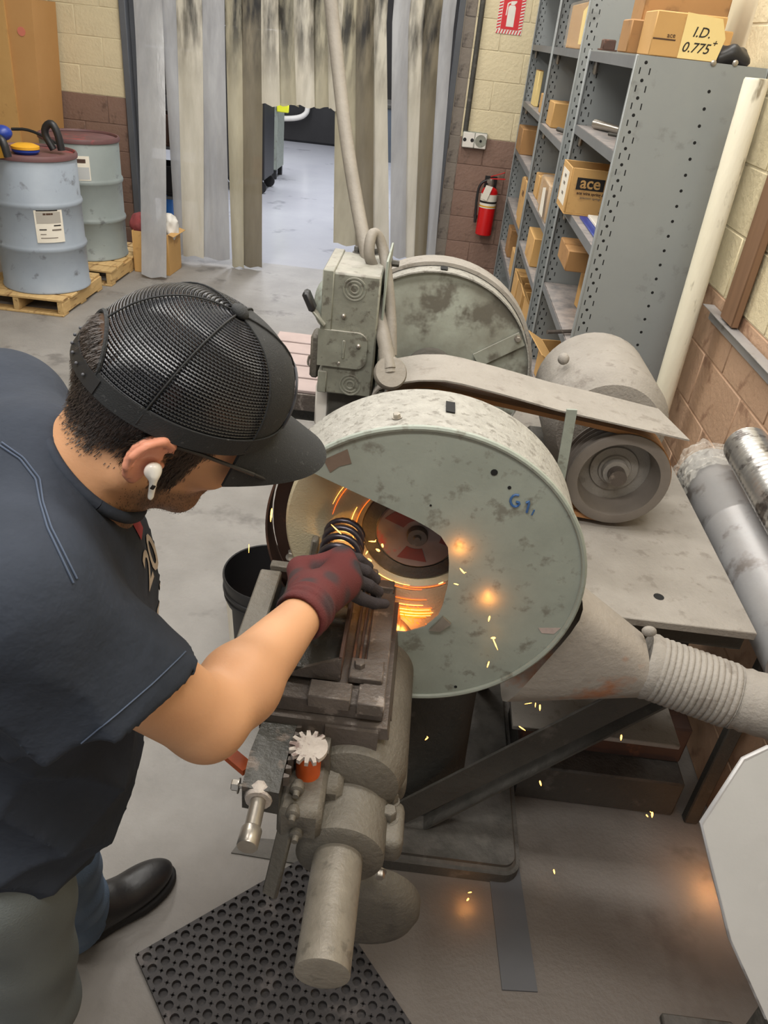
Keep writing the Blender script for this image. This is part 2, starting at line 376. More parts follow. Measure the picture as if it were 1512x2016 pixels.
M_shirt = mat('navy_cotton', (47, 52, 62), (39, 44, 53), sc=18, rough=0.85, bump=0.32, bsc=11, spec=0.25)
M_seam = mat('seam_thread', (64, 74, 92), rough=0.8)
M_jean = mat('blue_denim', (86, 104, 124), (58, 72, 92), sc=14, rough=0.85, bump=0.25, bsc=260, c3=(128, 146, 164), sc3=9, amt3=0.15)
M_jeang = mat('grey_denim', (92, 98, 98), (74, 80, 82), sc=10, rough=0.85, bump=0.25, bsc=260)
M_shoe = mat('black_leather', (38, 36, 37), (30, 29, 30), sc=12, rough=0.4, bump=0.08, bsc=120)
M_sole = mat('shoe_sole', (22, 21, 22), rough=0.75)
M_cap = mat('black_twill', (36, 37, 38), (31, 32, 33), sc=14, rough=0.8, bump=0.3, bsc=600, c3=(70, 70, 70), sc3=200, amt3=0.02)
M_capedge = mat('cap_embroidery', (70, 70, 74), rough=0.6)
M_bud = mat('white_gloss_plastic', (240, 236, 226), rough=0.2)
M_glass = mat('lens', (150, 160, 165), rough=0.05, alpha=0.25)
M_spark = mat('spark_hot', (255, 190, 90), emit=(255, 176, 80), es=5.0, rough=0.5)
M_ember = mat('spark_ember', (255, 90, 16), emit=(255, 96, 14), es=3.0, rough=0.5)
M_yplast = mat('yellow_plastic', (224, 168, 44), (206, 150, 40), sc=8, rough=0.5)
M_bplast = mat('blue_plastic', (36, 62, 150), (30, 54, 132), sc=8, rough=0.4)
M_hiyellow = mat('hi_vis_yellow', (236, 236, 60), rough=0.4)
M_trim = mat('grey_door_steel', (96, 98, 102), (84, 86, 90), sc=4, rough=0.5)
M_bagplastic = mat('clear_wrap', (220, 216, 206), rough=0.12, alpha=0.28, bump=0.4, bsc=30)
M_cloth1 = mat('red_rag', (158, 70, 70), (120, 60, 60), sc=14, rough=0.9)
M_sheet = mat('pale_galvanised_sheet', (178, 177, 174), (164, 163, 160), sc=3, rough=0.55, bump=0.04, bsc=20, c3=(184, 183, 180), sc3=6, amt3=0.3)

# mesh-back cap fabric: open net with threads, so that hair and scalp show through the holes
def net_material():
    m = bpy.data.materials.new('cap_net'); m.use_nodes = True; N = m.node_tree.nodes; L = m.node_tree.links; b = N['Principled BSDF']
    b.inputs['Base Color'].default_value = lin((46, 47, 51)); b.inputs['Roughness'].default_value = 0.28; b.inputs['Specular IOR Level'].default_value = 0.6
    uv = N.new('ShaderNodeUVMap'); s = N.new('ShaderNodeSeparateXYZ'); L.new(uv.outputs[0], s.inputs[0])
    def wave(sock, per):
        d = N.new('ShaderNodeMath'); d.operation = 'MULTIPLY'; d.inputs[1].default_value = 2 * PI / per; L.new(sock, d.inputs[0])
        q = N.new('ShaderNodeMath'); q.operation = 'SINE'; L.new(d.outputs[0], q.inputs[0]); return q.outputs[0]
    a = wave(s.outputs[1], 0.0040); c = wave(s.outputs[0], 0.0032)
    mn = N.new('ShaderNodeMath'); mn.operation = 'MINIMUM'; L.new(a, mn.inputs[0]); L.new(c, mn.inputs[1])
    th = N.new('ShaderNodeMath'); th.operation = 'LESS_THAN'; th.inputs[1].default_value = 0.05; L.new(mn.outputs[0], th.inputs[0])
    L.new(th.outputs[0], b.inputs['Alpha'])
    bp = N.new('ShaderNodeBump'); bp.inputs['Strength'].default_value = 0.9; bp.inputs['Distance'].default_value = 0.002; L.new(a, bp.inputs['Height']); L.new(bp.outputs[0], b.inputs['Normal'])
    return m
M_net = net_material()
# yellowed clear PVC for the strip curtain, sooty where people push through
def pvc(name, c, c2, soot, alpha):
    m = mat(name, c, c2, sc=2.5, rough=0.22, bump=0.12, bsc=9, stretch=(3, 3, 0.6), spec=0.6)
    N = m.node_tree.nodes; L = m.node_tree.links; b = N['Principled BSDF']; b.inputs['Alpha'].default_value = alpha
    src = b.inputs['Base Color'].links[0].from_socket
    tc = N.new('ShaderNodeTexCoord'); s = N.new('ShaderNodeSeparateXYZ'); L.new(tc.outputs['Object'], s.inputs[0])
    r = N.new('ShaderNodeMapRange'); r.inputs[1].default_value = 1.38; r.inputs[2].default_value = 1.85; L.new(s.outputs[2], r.inputs[0])
    nz = N.new('ShaderNodeTexNoise'); nz.inputs['Scale'].default_value = 5; nz.inputs['Detail'].default_value = 8
    mp = N.new('ShaderNodeMapping'); mp.inputs['Scale'].default_value = (3, 3, .6); L.new(tc.outputs['Object'], mp.inputs[0]); L.new(mp.outputs[0], nz.inputs[0])
    q = N.new('ShaderNodeMapRange'); q.inputs[1].default_value = .38; q.inputs[2].default_value = .62; L.new(nz.outputs[0], q.inputs[0])
    mu = N.new('ShaderNodeMath'); mu.operation = 'MULTIPLY'; L.new(r.outputs[0], mu.inputs[0]); L.new(q.outputs[0], mu.inputs[1])
    m2 = N.new('ShaderNodeMath'); m2.operation = 'MULTIPLY'; m2.inputs[1].default_value = soot; L.new(mu.outputs[0], m2.inputs[0])
    mx = N.new('ShaderNodeMix'); mx.data_type = 'RGBA'; L.new(m2.outputs[0], mx.inputs[0]); L.new(src, mx.inputs[6]); mx.inputs[7].default_value = lin((40, 38, 36)); L.new(mx.outputs[2], b.inputs['Base Color'])
    return m
M_pvc_a = pvc('pvc_grey', (196, 197, 199), (160, 160, 163), 0.15, 0.76)
M_pvc_e = pvc('pvc_clear', (192, 192, 192), (160, 160, 162), 0.05, 0.64)
M_pvc_b = pvc('pvc_yellow', (200, 193, 170), (160, 153, 132), 0.95, 0.76)
M_pvc_c = pvc('pvc_pale', (228, 222, 208), (190, 184, 168), 0.85, 0.74)
M_pvc_d = pvc('pvc_brown', (140, 131, 112), (114, 106, 90), 0.97, 0.84)

# joints are painted with the blocks: tan below the paint line, cream above it
def joint_mat(name, lo, hi):
    m = mat(name, lo, rough=.75); N = m.node_tree.nodes; L = m.node_tree.links; b = N['Principled BSDF']
    tc = N.new('ShaderNodeTexCoord'); s = N.new('ShaderNodeSeparateXYZ'); L.new(tc.outputs['Object'], s.inputs[0])
    g = N.new('ShaderNodeMath'); g.operation = 'GREATER_THAN'; g.inputs[1].default_value = 6 * 0.2032; L.new(s.outputs[2], g.inputs[0])
    mx = N.new('ShaderNodeMix'); mx.data_type = 'RGBA'; L.new(g.outputs[0], mx.inputs[0]); mx.inputs[6].default_value = lin(lo); mx.inputs[7].default_value = lin(hi); L.new(mx.outputs[2], b.inputs['Base Color']); return m
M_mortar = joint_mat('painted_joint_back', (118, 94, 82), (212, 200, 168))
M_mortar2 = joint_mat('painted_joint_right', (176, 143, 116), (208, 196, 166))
# ------------------------------------------------------------------ room shell
WY, WX, CR = 6.9, 1.05, 0.2032        # back wall y, right wall x, block course height
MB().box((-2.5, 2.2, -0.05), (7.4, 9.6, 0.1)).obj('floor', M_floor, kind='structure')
MB().box((-2.5, 2.2, 3.45), (7.4, 9.6, 0.1)).obj('ceiling', M_ceil, kind='structure')
DOOR_L, DOOR_R, DOOR_T = -2.56, 0.06, 2.5
mb = MB(); mb.bx((-6.2, WY, 0), (DOOR_L, WY + 0.19, 3.4)); mb.bx((DOOR_R, WY, 0), (WX + .2, WY + 0.19, 3.4)); mb.bx((DOOR_L, WY, DOOR_T), (DOOR_R, WY + .19, 3.4))
wall_back = mb.obj('wall_back', M_mortar, kind='structure')
mb = MB(); mb.bx((WX, -2.6, 0), (WX + 0.19, WY, 3.4)); wall_right = mb.obj('wall_right', M_mortar2, kind='structure')
MB().bx((-6.2, -2.6, 0), (-6.1, WY, 3.4)).obj('wall_left', M_cream, kind='structure')
_blk = {}
def block(wd, m, axis):
    k = (round(wd, 3), m.name, axis)
    if k not in _blk:
        b = MB(); th = 0.012
        sz = (wd, th, CR - .006) if axis == 'x' else (th, wd, CR - .006)
        b.box((0, 0, 0), sz, bev=0.003); _blk[k] = b.mesh('block', m)
    return _blk[k]
def courses(parent, axis, a0, a1, z0, z1, pick, pos):
    n = 0
    for i in range(int(round(z0 / CR)), int(z1 / CR + .5)):
        a = a0 - (i % 2) * 0.203
        while a < a1 - .02:
            s, e = max(a, a0), min(a + 0.406, a1)
            if e - s > 0.04:
                c = (s + e) / 2; z = (i + .5) * CR
                m = pick(c, z)
                o = link('block', block(e - s - 0.006, m, axis), parent)
                o.location = (c, pos + .0025, z) if axis == 'x' else (pos + .0025, c, z); n += 1
            a += 0.406
    return n
PAINT = 6 * CR
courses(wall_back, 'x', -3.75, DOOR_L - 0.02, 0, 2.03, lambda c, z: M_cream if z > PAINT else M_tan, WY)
XCON = 0.166                            # the painter stopped at the conduit: grimy blocks beside the doorway
MB().bx((DOOR_R + .016, WY - .0008, 0), (XCON, WY + .01, 2.6)).part('joint_bed', M_greyb, wall_back)
courses(wall_back, 'x', DOOR_R + 0.02, XCON, 0, 2.3, lambda c, z: M_greyb, WY)
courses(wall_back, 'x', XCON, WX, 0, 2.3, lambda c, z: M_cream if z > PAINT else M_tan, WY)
courses(wall_right, 'y', 0.3, 3.3, 0, 2.23, lambda c, z: M_cream if z > PAINT else M_tanr, WX)
# the door frame at the left of the opening
mb = MB(); mb.bx((DOOR_L, WY - .06, 0), (DOOR_L + .05, WY + .2, DOOR_T), .004); mb.bx((DOOR_L + .05, WY + .02, 0), (DOOR_L + .12, WY + .16, DOOR_T), .003)
mb.obj('trim_2', M_trim, kind='structure')
mb = MB(); mb.bx((DOOR_R - .03, WY - .012, 0), (DOOR_R + .015, WY + .2, DOOR_T), .003); mb.obj('trim_3', M_trim, kind='structure')
# far room
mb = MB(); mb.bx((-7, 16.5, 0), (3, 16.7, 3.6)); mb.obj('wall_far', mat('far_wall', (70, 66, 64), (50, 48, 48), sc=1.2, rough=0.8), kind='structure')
MB().box((-2.5, 12.6, -0.05), (9.4, 11.2, 0.1)).obj('floor_far', M_floor2, kind='structure')
# ------------------------------------------------------------------ strip curtain
CY_ = 6.74
cur = thing('strip_curtain', 'sooty translucent plastic strip curtain hanging in the doorway, cut away at the middle', 'curtain', ((DOOR_L + DOOR_R) / 2, CY_, 2.45))
MB().bx((DOOR_L, CY_ - .02, 2.4), (DOOR_R + .08, CY_ + .05, 2.45)).part('curtain_rail', M_trim, cur)
def strip(x0t, x1t, x0b, x1b, zb, m, dy=0.0, bow=0.012, wav=0.012, ragged=0.01, pull=0.0):
    ph = random.random() * 6; zt = 2.4
    def f(u, v):
        z = zb + (zt - zb) * v
        z0 = 1.95; t = min(1, max(0, (z - zb) / max(.05, z0 - zb)))
        xa = x0b + (x0t - x0b) * t; xb = x1b + (x1t - x1b) * t
        x = xa + (xb - xa) * u; y = CY_ + dy - pull * (1 - min(1, max(0, (z - zb) / 1.9))) ** 1.3 - bow * math.sin(PI * u) + wav * math.sin(ph + z * 2.3 + u * 1.2)
        if v == 0: z += ragged * math.sin(u * 7 + ph)
        return (x, y, z)
    MB().sheet(f, 5, 14, 0.003).part('strip', m, cur)
def S(tl, tr, bl, br, yb, m, dy):
    a = Yp(tl, 2, CY_ + dy); b = Yp(tr, 2, CY_ + dy); c = Yp(bl, yb, CY_ + dy); d = Yp(br, yb + 4, CY_ + dy)
    strip(a.x, b.x, c.x, d.x, max(0.012, (c.z + d.z) / 2), m, dy)
_a, _b = Yp(262, 2, CY_), Yp(317, 2, CY_); _c, _d = Yp(277, 528, 6.13), Yp(327, 532, 6.13)
strip(_a.x, _b.x, _c.x, _d.x, .02, M_pvc_e, 0, pull=CY_ - 6.13)
for a in [(319, 352, 346, 366, 498, M_pvc_a, .03), (346, 398, 362, 402, 502, M_pvc_c, -.01), (393, 442, 399, 452, 508, M_pvc_a, .02),
          (442, 475, 458, 481, 524, M_pvc_b, .0), (470, 518, 478, 516, 523, M_pvc_d, .025),
          (515, 548, 516, 552, 205, M_pvc_c, 0), (546, 582, 549, 588, 206, M_pvc_b, .02), (579, 618, 584, 620, 208, M_pvc_c, 0), (614, 650, 616, 652, 210, M_pvc_b, .02), (646, 676, 648, 668, 214, M_pvc_c, 0),
          (664, 706, 656, 700, 480, M_pvc_b, .02), (703, 738, 700, 735, 505, M_pvc_d, 0), (734, 764, 728, 766, 505, M_pvc_c, .02), (776, 808, 768, 798, 505, M_pvc_a, 0),
          (804, 842, 790, 822, 505, M_pvc_c, .025), (838, 872, 816, 838, 505, M_pvc_d, 0), (866, 899, 832, 856, 502, M_pvc_a, .02)]:
    S(*a)

# ------------------------------------------------------------------ far room seen through the curtain
t = thing('tool_cart', 'tall black tool cart on casters beyond the curtain, left of the opening', 'cart', (-2.3, 9.9, 0))
c0 = Zp(523, 385, 0)
cx, cy = c0.x - .32, c0.y + .35
mb = MB(); mb.bx((cx - .3, cy - .3, .16), (cx + .29, cy + .3, 1.75), .01); mb.part('body', M_black, t)
MB().bx((cx + .15, cy - .33, .45), (cx + .26, cy - .3, .78), .006).part('panel', M_galv, t)
MB().bx((cx + .15, cy - .33, .2), (cx + .26, cy - .3, .42), .006).part('drawer', M_orange, t)
for sx in (-.24, .24):
    for sy in (-.26, .26):
        b = MB(); b.lathe([(.0, 0), (.07, 0), (.07, 1), (0, 1)], (cx + sx, cy + sy - .02, .07), (cx + sx, cy + sy + .02, .07), 16); b.bx((cx + sx - .02, cy + sy - .03, .08), (cx + sx + .02, cy + sy + .03, .16)); b.part('caster', M_black, t)
c1 = Zp(540, 355, 0); gx, gy = c1.x - .1, c1.y + .3
t = thing('steel_cabinet', 'narrow light grey steel cabinet beyond the curtain, behind the black tool cart', 'cabinet', (gx, gy, 0))
MB().bx((gx - .12, gy - .25, .12), (gx + .12, gy + .25, 1.35), .01).part('body', M_galv, t)
MB().bx((gx - .1, gy - .2, 1.35), (gx + .12, gy + .2, 1.75), .03).part('head', M_duct, t)
for sx in (-.08, .08):
    for sy in (-.2, .2): MB().bx((gx + sx - .03, gy + sy - .03, 0), (gx + sx + .03, gy + sy + .03, .12), .005).part('foot', M_black, t)
q = Yp(557, 213, gy - .26)
MB().box((q.x, gy - .262, q.z), (.16, .03, .10), bev=.01).part('yellow_cover', M_hiyellow, t, 'yellow cover')
mx = -1.7; my = 15.2
t = thing('dark_machine', 'large dark machine with a white bent tube rail, at the back of the far room', 'machine', (mx, my, 0))
MB().bx((-3.6, my, 0), (-1.55, my + 1.1, 1.9), .04).part('body', M_black, t)
a1, a2 = Yp(562, 234, my - .15), Yp(606, 214, my - .15)
MB().tube([(a1.x - .3, my, a1.z - .02), a1, Yp(590, 232, my - .15), Yp(603, 224, my - .15), a2, (a2.x + .02, my - .1, a2.z + .5), (a2.x + .02, my + .05, a2.z + .5)], .045, 10, smooth=2).part('tube_rail', M_white, t)
t = thing('grey_bin', 'dark blue grey steel bin standing on the floor at the back of the far room', 'bin', (-0.6, 14.3, 0))
mb = MB(); mb.prism([(-1.25, 14.0, 0), (.3, 14.0, 0), (.35, 14.0, .8), (-1.32, 14.0, .8)], (0, 1.0, 0)); mb.part('body', mat('bin_paint', (84, 92, 102), (70, 78, 88), sc=3, rough=.5), t)
MB().bx((-1.36, 13.96, .8), (.4, 15.04, .86), .01).part('rim', M_darkiron, t)
# clutter glimpsed between the left strips
p = Yp(330, 395, 7.6)
t = thing('spray_bottle', 'bright blue bottle hanging behind the gap between the left strips', 'bottle', (p.x, 7.6, p.z - .25))
MB().lathe([(.05, 0), (.06, .03), (.06, .55), (.03, .75), (.02, 1)], (p.x, 7.6, p.z - .25), (p.x, 7.6, p.z + .25), 18).part('bottle', mat('bottle_blue', (32, 110, 190), rough=.35), t)
MB().box((p.x, 7.56, p.z + .27), (.05, .12, .07), bev=.01).part('trigger', M_black, t)
hx = p.x
t = thing('wire_rack', 'dark wire rack standing behind the left end of the strip curtain', 'rack', (hx - .15, 7.75, 0))
for z in (.35, .78, 1.2, 1.55):
    MB().bx((hx - .55, 7.5, z), (hx + .35, 7.95, z + .02), .004).part('shelf', M_trim, t)
for sx in (-.53, .33):
    for sy in (7.52, 7.93): MB().cyl((hx + sx, sy, 0), (hx + sx, sy, 1.9), .014, n=10).part('post', M_trim, t)
for zz, mm, nm, lb in ((.37, M_black, 'crate', 'black crate on the lowest shelf of the wire rack'), (.8, M_rust, 'crate', 'brown crate on the second shelf of the wire rack'), (1.22, M_black, 'crate', 'black crate on the third shelf of the wire rack')):
    t = thing(nm, lb, 'crate', (hx - .1, 7.72, zz)); MB().bx((hx - .5, 7.55, zz), (hx + .3, 7.9, zz + .03), .004).part('bottom', mm, t)
    for a, b in (((hx - .5, 7.55), (hx - .48, 7.9)), ((hx + .28, 7.55), (hx + .3, 7.9)), ((hx - .5, 7.55), (hx + .3, 7.57)), ((hx - .5, 7.88), (hx + .3, 7.9))):
        MB().bx((a[0], a[1], zz + .03), (b[0], b[1], zz + .26), .004).part('side', mm, t)
# open carton of rags behind / under the left strip
def open_box(name, label, cat, c, size, rotz, m, th=.006, flaps=(), group=None, wall=None):
    """corrugated box: bottom and four sides with thickness; flaps: list of (side, tilt, length)"""
    t = thing(name, label, cat, c, group); sx, sy, sz = size; R = Matrix.Rotation(rotz, 3, 'Z'); c = Vector(c)
    def part(nm, cc, sz_, r=None): return MB().box(c + R @ Vector(cc), sz_, (R @ r) if r is not None else R, bev=.0015).part(nm, m, t)
    part('bottom', (0, 0, th / 2), (sx, sy, th))
    part('side', (-sx / 2 + th / 2, 0, sz / 2 + th / 2), (th, sy, sz - th)); part('side', (sx / 2 - th / 2, 0, sz / 2 + th / 2), (th, sy, sz - th))
    part('side', (0, -sy / 2 + th / 2, sz / 2 + th / 2), (sx - 2 * th, th, sz - th)); part('side', (0, sy / 2 - th / 2, sz / 2 + th / 2), (sx - 2 * th, th, sz - th))
    for sd, tilt, ln in flaps:
        if sd[0] == 'x':
            s = 1 if sd[1] == '+' else -1; r = Matrix.Rotation(s * tilt, 3, 'Y')
            part('flap', Vector((s * sx / 2, 0, sz)) + r @ Vector((s * ln / 2, 0, 0)), (ln, sy - .004, th * .8), r)
        else:
            s = 1 if sd[1] == '+' else -1; r = Matrix.Rotation(-s * tilt, 3, 'X')
            part('flap', Vector((0, s * sy / 2, sz)) + r @ Vector((0, s * ln / 2, 0)), (sx - .004, ln, th * .8), r)
    return t
def closed_box(name, label, cat, c, size, rotz, m, group=None, tape=True):
    t = thing(name, label, cat, c, group); sx, sy, sz = size; R = Matrix.Rotation(rotz, 3, 'Z'); c = Vector(c)
    MB().box(c + Vector((0, 0, sz / 2)), size, R, bev=.004).part('carton', m, t)
    if tape: MB().box(c + Vector((0, 0, sz + .0008)), (sx * 1.002, .03, .0016) if sx > sy else (.03, sy * 1.002, .0016), R).part('tape', M_brownink if False else M_cardd, t)
    return t
bl = Zp(266, 535, 0); br_ = Zp(338, 542, 0)
cw = (br_ - bl).length
open_box('cardboard_carton', 'open cardboard carton of rags on the floor under the leftmost curtain strip', 'carton', (bl.x + cw / 2, bl.y + .14, 0), (cw, .28, .33), -.05, M_card, flaps=(('x+', .3, .05),))
rx, ry = bl.x + cw / 2, bl.y + .14
def rag(name, label, c, r, m, seed):
    def f(P):
        d = ell_dist(P, c, r); n = np.sin(P[..., 0] * 60 + seed) * np.sin(P[..., 1] * 47 + seed * 2) * np.sin(P[..., 2] * 53 + 1)
        return d + n * .014
    me = net_mesh('rag', f, Vector(c) - Vector(r) * 1.3, Vector(c) + Vector(r) * 1.3, .012, m, relax=1)
    o = link(name, me); tag(o, label, 'rag'); return o
rag('shop_rag', 'faded red rag heaped on the open carton by the curtain', (rx - .1, ry - .04, .36), (.1, .08, .1), M_cloth1, 1)
rag('crumpled_paper', 'crumpled cream paper stuffed in the carton behind the strip', (rx + .1, ry, .36), (.09, .08, .11), M_white, 4)

# ------------------------------------------------------------------ drums, pallets and the tall box at the left
def pallet(name, label, x0, y0, x1, y1, h=.12, nd=6):
    t = thing(name, label, 'pallet', ((x0 + x1) / 2, (y0 + y1) / 2, 0))
    for i in range(3):
        x = x0 + .02 + (x1 - x0 - .04) * i / 2
        MB().bx((x - .02, y0 + .004, .016), (x + .02, y1 - .004, h - .018), .003).part('stringer', M_wood, t)
    n = nd; bw = (y1 - y0) / (n * 1.18)
    for i in range(n):
        y = y0 + (y1 - y0 - bw) * i / (n - 1)
        MB().bx((x0, y, h - .018), (x1 + random.uniform(-.02, .02), y + bw, h + random.uniform(-.001, .001)), .003).part('deck_board', M_wood, t)
    for i in range(3):
        y = y0 + (y1 - y0 - .09) * i / 2
        MB().bx((x0, y, 0), (x1, y + .09, .016), .003).part('bottom_board', M_wood, t)
    return t
pallet('wooden_pallet', 'wooden pallet under the nearer grey drum', -3.1, 5.04, -2.44, 5.74)
pallet('wooden_pallet', 'wooden pallet under the rear grey drum beside the wall', -3.05, 5.82, -2.40, 6.72)
def drum(label, c, m, lidm, labels):
    c = Vector(c); t = thing('steel_drum', label, 'drum', c); R = .287; Hh = .88
    prof = [(R - .01, 0), (R + .006, .004), (R + .006, .018), (R, .024)]
    for zr in (.335, .655): prof += [(R, zr - .03), (R + .008, zr - .016), (R + .012, zr), (R + .008, zr + .016), (R, zr + .03)]
    prof += [(R, .965), (R - .004, .972)]
    MB().lathe(prof, c, c + Vector((0, 0, Hh)), 56).part('shell', m, t, smooth=True, ang=50)
    MB().lathe([(R - .006, .962), (R + .008, .965), (R + .01, .985), (R + .004, 1.0), (R - .006, 1.0), (R - .012, .985)], c, c + Vector((0, 0, Hh)), 56, cap=False).part('rim', M_lid if lidm else M_lid, t, 'worn red clamp ring')
    MB().lathe([(0, .982), (R - .008, .982)], c, c + Vector((0, 0, Hh)), 48, cap=False).part('lid', M_lid, t, 'dull red lid')
    for a0, a1, z0, z1, kind in labels:
        def f(u, v): a = a0 + (a1 - a0) * u; return c + Vector((math.sin(a) * (R + .0035), -math.cos(a) * (R + .0035), z0 + (z1 - z0) * v))
        MB().sheet(f, 8, 2, .0012).part('label', M_paper, t)
        if kind:
            for (u0, v, wd, hh, mm) in kind:
                def g(u, vv): a = a0 + (a1 - a0) * (u0 + wd * u); return c + Vector((math.sin(a) * (R + .0052), -math.cos(a) * (R + .0052), z0 + (z1 - z0) * (v + hh * vv)))
                MB().sheet(g, 5, 1, .0008).part('print', mm, t)
    return t
txt = [(.08, .84, .75, .07, M_ink), (.3, .74, .35, .05, M_brownink), (.06, .52, .86, .3, mat('print_grey', (172, 166, 156), rough=.7)), (.64, .44, .26, .03, M_ink), (.12, .34, .25, .03, M_ink), (.56, .32, .34, .04, M_greyink), (.14, .22, .2, .02, M_greyink), (.14, .12, .6, .02, M_greyink)]
D1 = (-2.69, 5.385, .12)
drum('blue grey steel drum with a paper label, at the front on the pallet', D1, M_drum, 1, [(.36, .98, .35, .59, txt)])
D2 = (-2.735, 6.28, .12)
drum('greenish grey steel drum beside the doorway, behind the nearer drum', D2, M_drum2, 1, [(.12, .6, .6, .77, [(.18, .72, .62, .16, M_rust), (.05, .05, .9, .5, mat('label_silver', (190, 192, 192), rough=.3))]), (-.52, -.24, .34, .58, [(.3, .6, .5, .2, M_greyink)])])
# hose and vacuum heads lying on the near drum
zt = D1[2] + .866
q1, q2, q3, q4, q5 = Zp(88, 300, zt + .02), Yp(84, 258, 5.44), Yp(100, 238, 5.44), Yp(114, 262, 5.44), Zp(124, 296, zt + .02)
MB().tube([(q1.x, 5.44, zt + .022), q2, q3, q4, (q5.x, 5.44, zt + .022)], .024, 12, smooth=2).obj('vacuum_hose', M_black, 'black hose bent in an arch on the near drum lid', 'hose')
f0 = Zp(50, 292, zt + .03)
t = thing('dust_filter', 'yellow round filter head with a blue skirt on the near drum', 'filter', (f0.x, f0.y, zt))
MB().lathe([(.07, 0), (.085, .3), (.085, .6)], (f0.x, f0.y, zt), (f0.x, f0.y, zt + .05), 24).part('skirt', M_bplast, t)
MB().lathe([(.088, .6), (.088, .9), (.06, 1.15), (0, 1.2)], (f0.x, f0.y, zt), (f0.x, f0.y, zt + .05), 24).part('cap', M_yplast, t)
f1 = Zp(6, 300, zt + .03)
t = thing('drum_vacuum', 'blue and yellow vacuum head at the left on the near drum', 'vacuum', (f1.x, f1.y, zt))
MB().lathe([(.05, 0), (.07, .15), (.07, .5), (.045, .62)], (f1.x - .04, f1.y, zt), (f1.x - .04, f1.y, zt + .2), 20).part('body', M_yplast, t)
b1 = Yp(10, 262, f1.y)
MB().sphere((b1.x - .02, f1.y, b1.z), .06, 16, (1, 1, .75)).part('motor_cap', M_bplast, t)
MB().tube([(f1.x + .0, f1.y - .06, zt + .13), (f1.x + .055, f1.y - .08, zt + .11), (f1.x + .07, f1.y - .08, zt + .02)], .024, 12, smooth=2).part('hose_stub', M_black, t)
f2 = Zp(58, 272, zt + .03)
MB().tube([(f2.x - .12, f2.y, zt + .075), (f2.x, f2.y + .02, zt + .085), (f2.x + .2, f2.y - .02, zt + .02)], .01, 8, smooth=2).obj('black_wand', M_black, 'thin black wand lying across the filter on the near drum', 'wand')
xr = Yp(70, 20, 6.5).x
t = thing('tall_carton', 'tall brown cardboard carton standing on end beside the wall behind the drums', 'carton', (xr - .28, 6.5, 0))
xb = Yp(86, 245, 6.5).x
M_tall = mat('tall_card', (192, 146, 92), (182, 136, 82), sc=3, rough=.75)
MB().prism([(xr - .75, 6.45, 0), (xb + .02, 6.45, 0), (xb, 6.45, .9), (xr, 6.45, 1.83), (xr - .75, 6.45, 1.84)], (0, .4, 0)).part('carton', M_tall, t)
MB().prism([(xr - .75, 6.43, 0), (xb - .17, 6.43, 0), (xb - .17, 6.43, .9), (xr - .2, 6.43, 1.83), (xr - .75, 6.43, 1.84)], (0, .02, 0)).part('flap', M_card, t)
pk = Yp(42, 62, 6.448)
MB().lathe([(0, 0), (.03, 0), (.03, 1), (0, 1)], (pk.x, 6.4495, pk.z), (pk.x, 6.446, pk.z), 16).part('sticker', mat('sticker_pink', (206, 120, 100), rough=.6), t)

# ------------------------------------------------------------------ on the back wall: extinguisher, sign, outlets, conduit
FW = WY - .0045
def W(px, py, off=0): return Yp(px, py, FW - off)
eb, et = W(952, 462, .07), W(962, 372, .07)
ex = (eb.x + et.x) / 2 + .003; ez0 = eb.z; ez1 = et.z + .02; er = .068
t = thing('fire_extinguisher', 'red fire extinguisher with a white tag hanging on the back wall', 'extinguisher', (ex, FW - er, ez0))
ce = (ex, FW - er - .006)
MB().lathe([(er - .01, 0), (er, .02), (er, .9), (er * .8, .96), (.022, 1.0), (.02, 1.04)], (*ce, ez0), (*ce, ez1), 28).part('cylinder', M_red, t)
MB().lathe([(er + .0012, .58), (er + .0012, .86)], (*ce, ez0), (*ce, ez1), 28, cap=False).part('label', M_paper, t)
MB().lathe([(er + .002, .60), (er + .002, .63)], (*ce, ez0), (*ce, ez1), 28, cap=False).part('label_band', M_yplast, t)
MB().lathe([(er + .002, .68), (er + .002, .72)], (*ce, ez0), (*ce, ez1), 28, cap=False).part('label_band', M_ink, t)
zt_ = ez1 + .02
MB().lathe([(.022, 0), (.026, .3), (.02, 1)], (*ce, zt_ - .02), (*ce, zt_ + .04), 14).part('valve', M_bright, t)
b = MB(); b.beam((ce[0] - .01, ce[1], zt_ + .04), (ce[0] + .11, ce[1] - .02, zt_ + .05), .022, .008, bev=.002); b.part('handle', M_red, t)
MB().beam((ce[0] - .01, ce[1], zt_ + .055), (ce[0] + .1, ce[1] - .02, zt_ + .1), .022, .006, bev=.002).part('lever', M_red, t)
MB().cyl((ce[0] - .02, ce[1] - .01, zt_ + .02), (ce[0] - .02, ce[1] - .03, zt_ + .02), .016).part('gauge', M_bright, t)
MB().tube([(ce[0] - .02, ce[1], zt_ + .03), (ce[0] - .09, ce[1] - .01, zt_ - .0), (ce[0] - .1, ce[1] - .01, zt_ - .12), (ce[0] - .085, ce[1] - .01, zt_ - .26)], .011, 10, smooth=2).part('hose', M_black, t)
MB().cyl((ce[0] - .085, ce[1] - .01, zt_ - .25), (ce[0] - .085, ce[1] - .01, zt_ - .31), .015, .011, 12).part('nozzle', M_black, t)
MB().prism([(ce[0] - .04, ce[1] - er - .012, zt_), (ce[0] + .015, ce[1] - er - .012, zt_ - .01), (ce[0] - .02, ce[1] - er - .012, zt_ - .12), (ce[0] - .07, ce[1] - er - .012, zt_ - .1)], (0, .001, 0)).part('tag', M_paper, t)
MB().bx((ex - .05, FW - .01, zt_ - .05), (ex + .05, FW, zt_ + .05), .002).part('bracket', M_black, t)
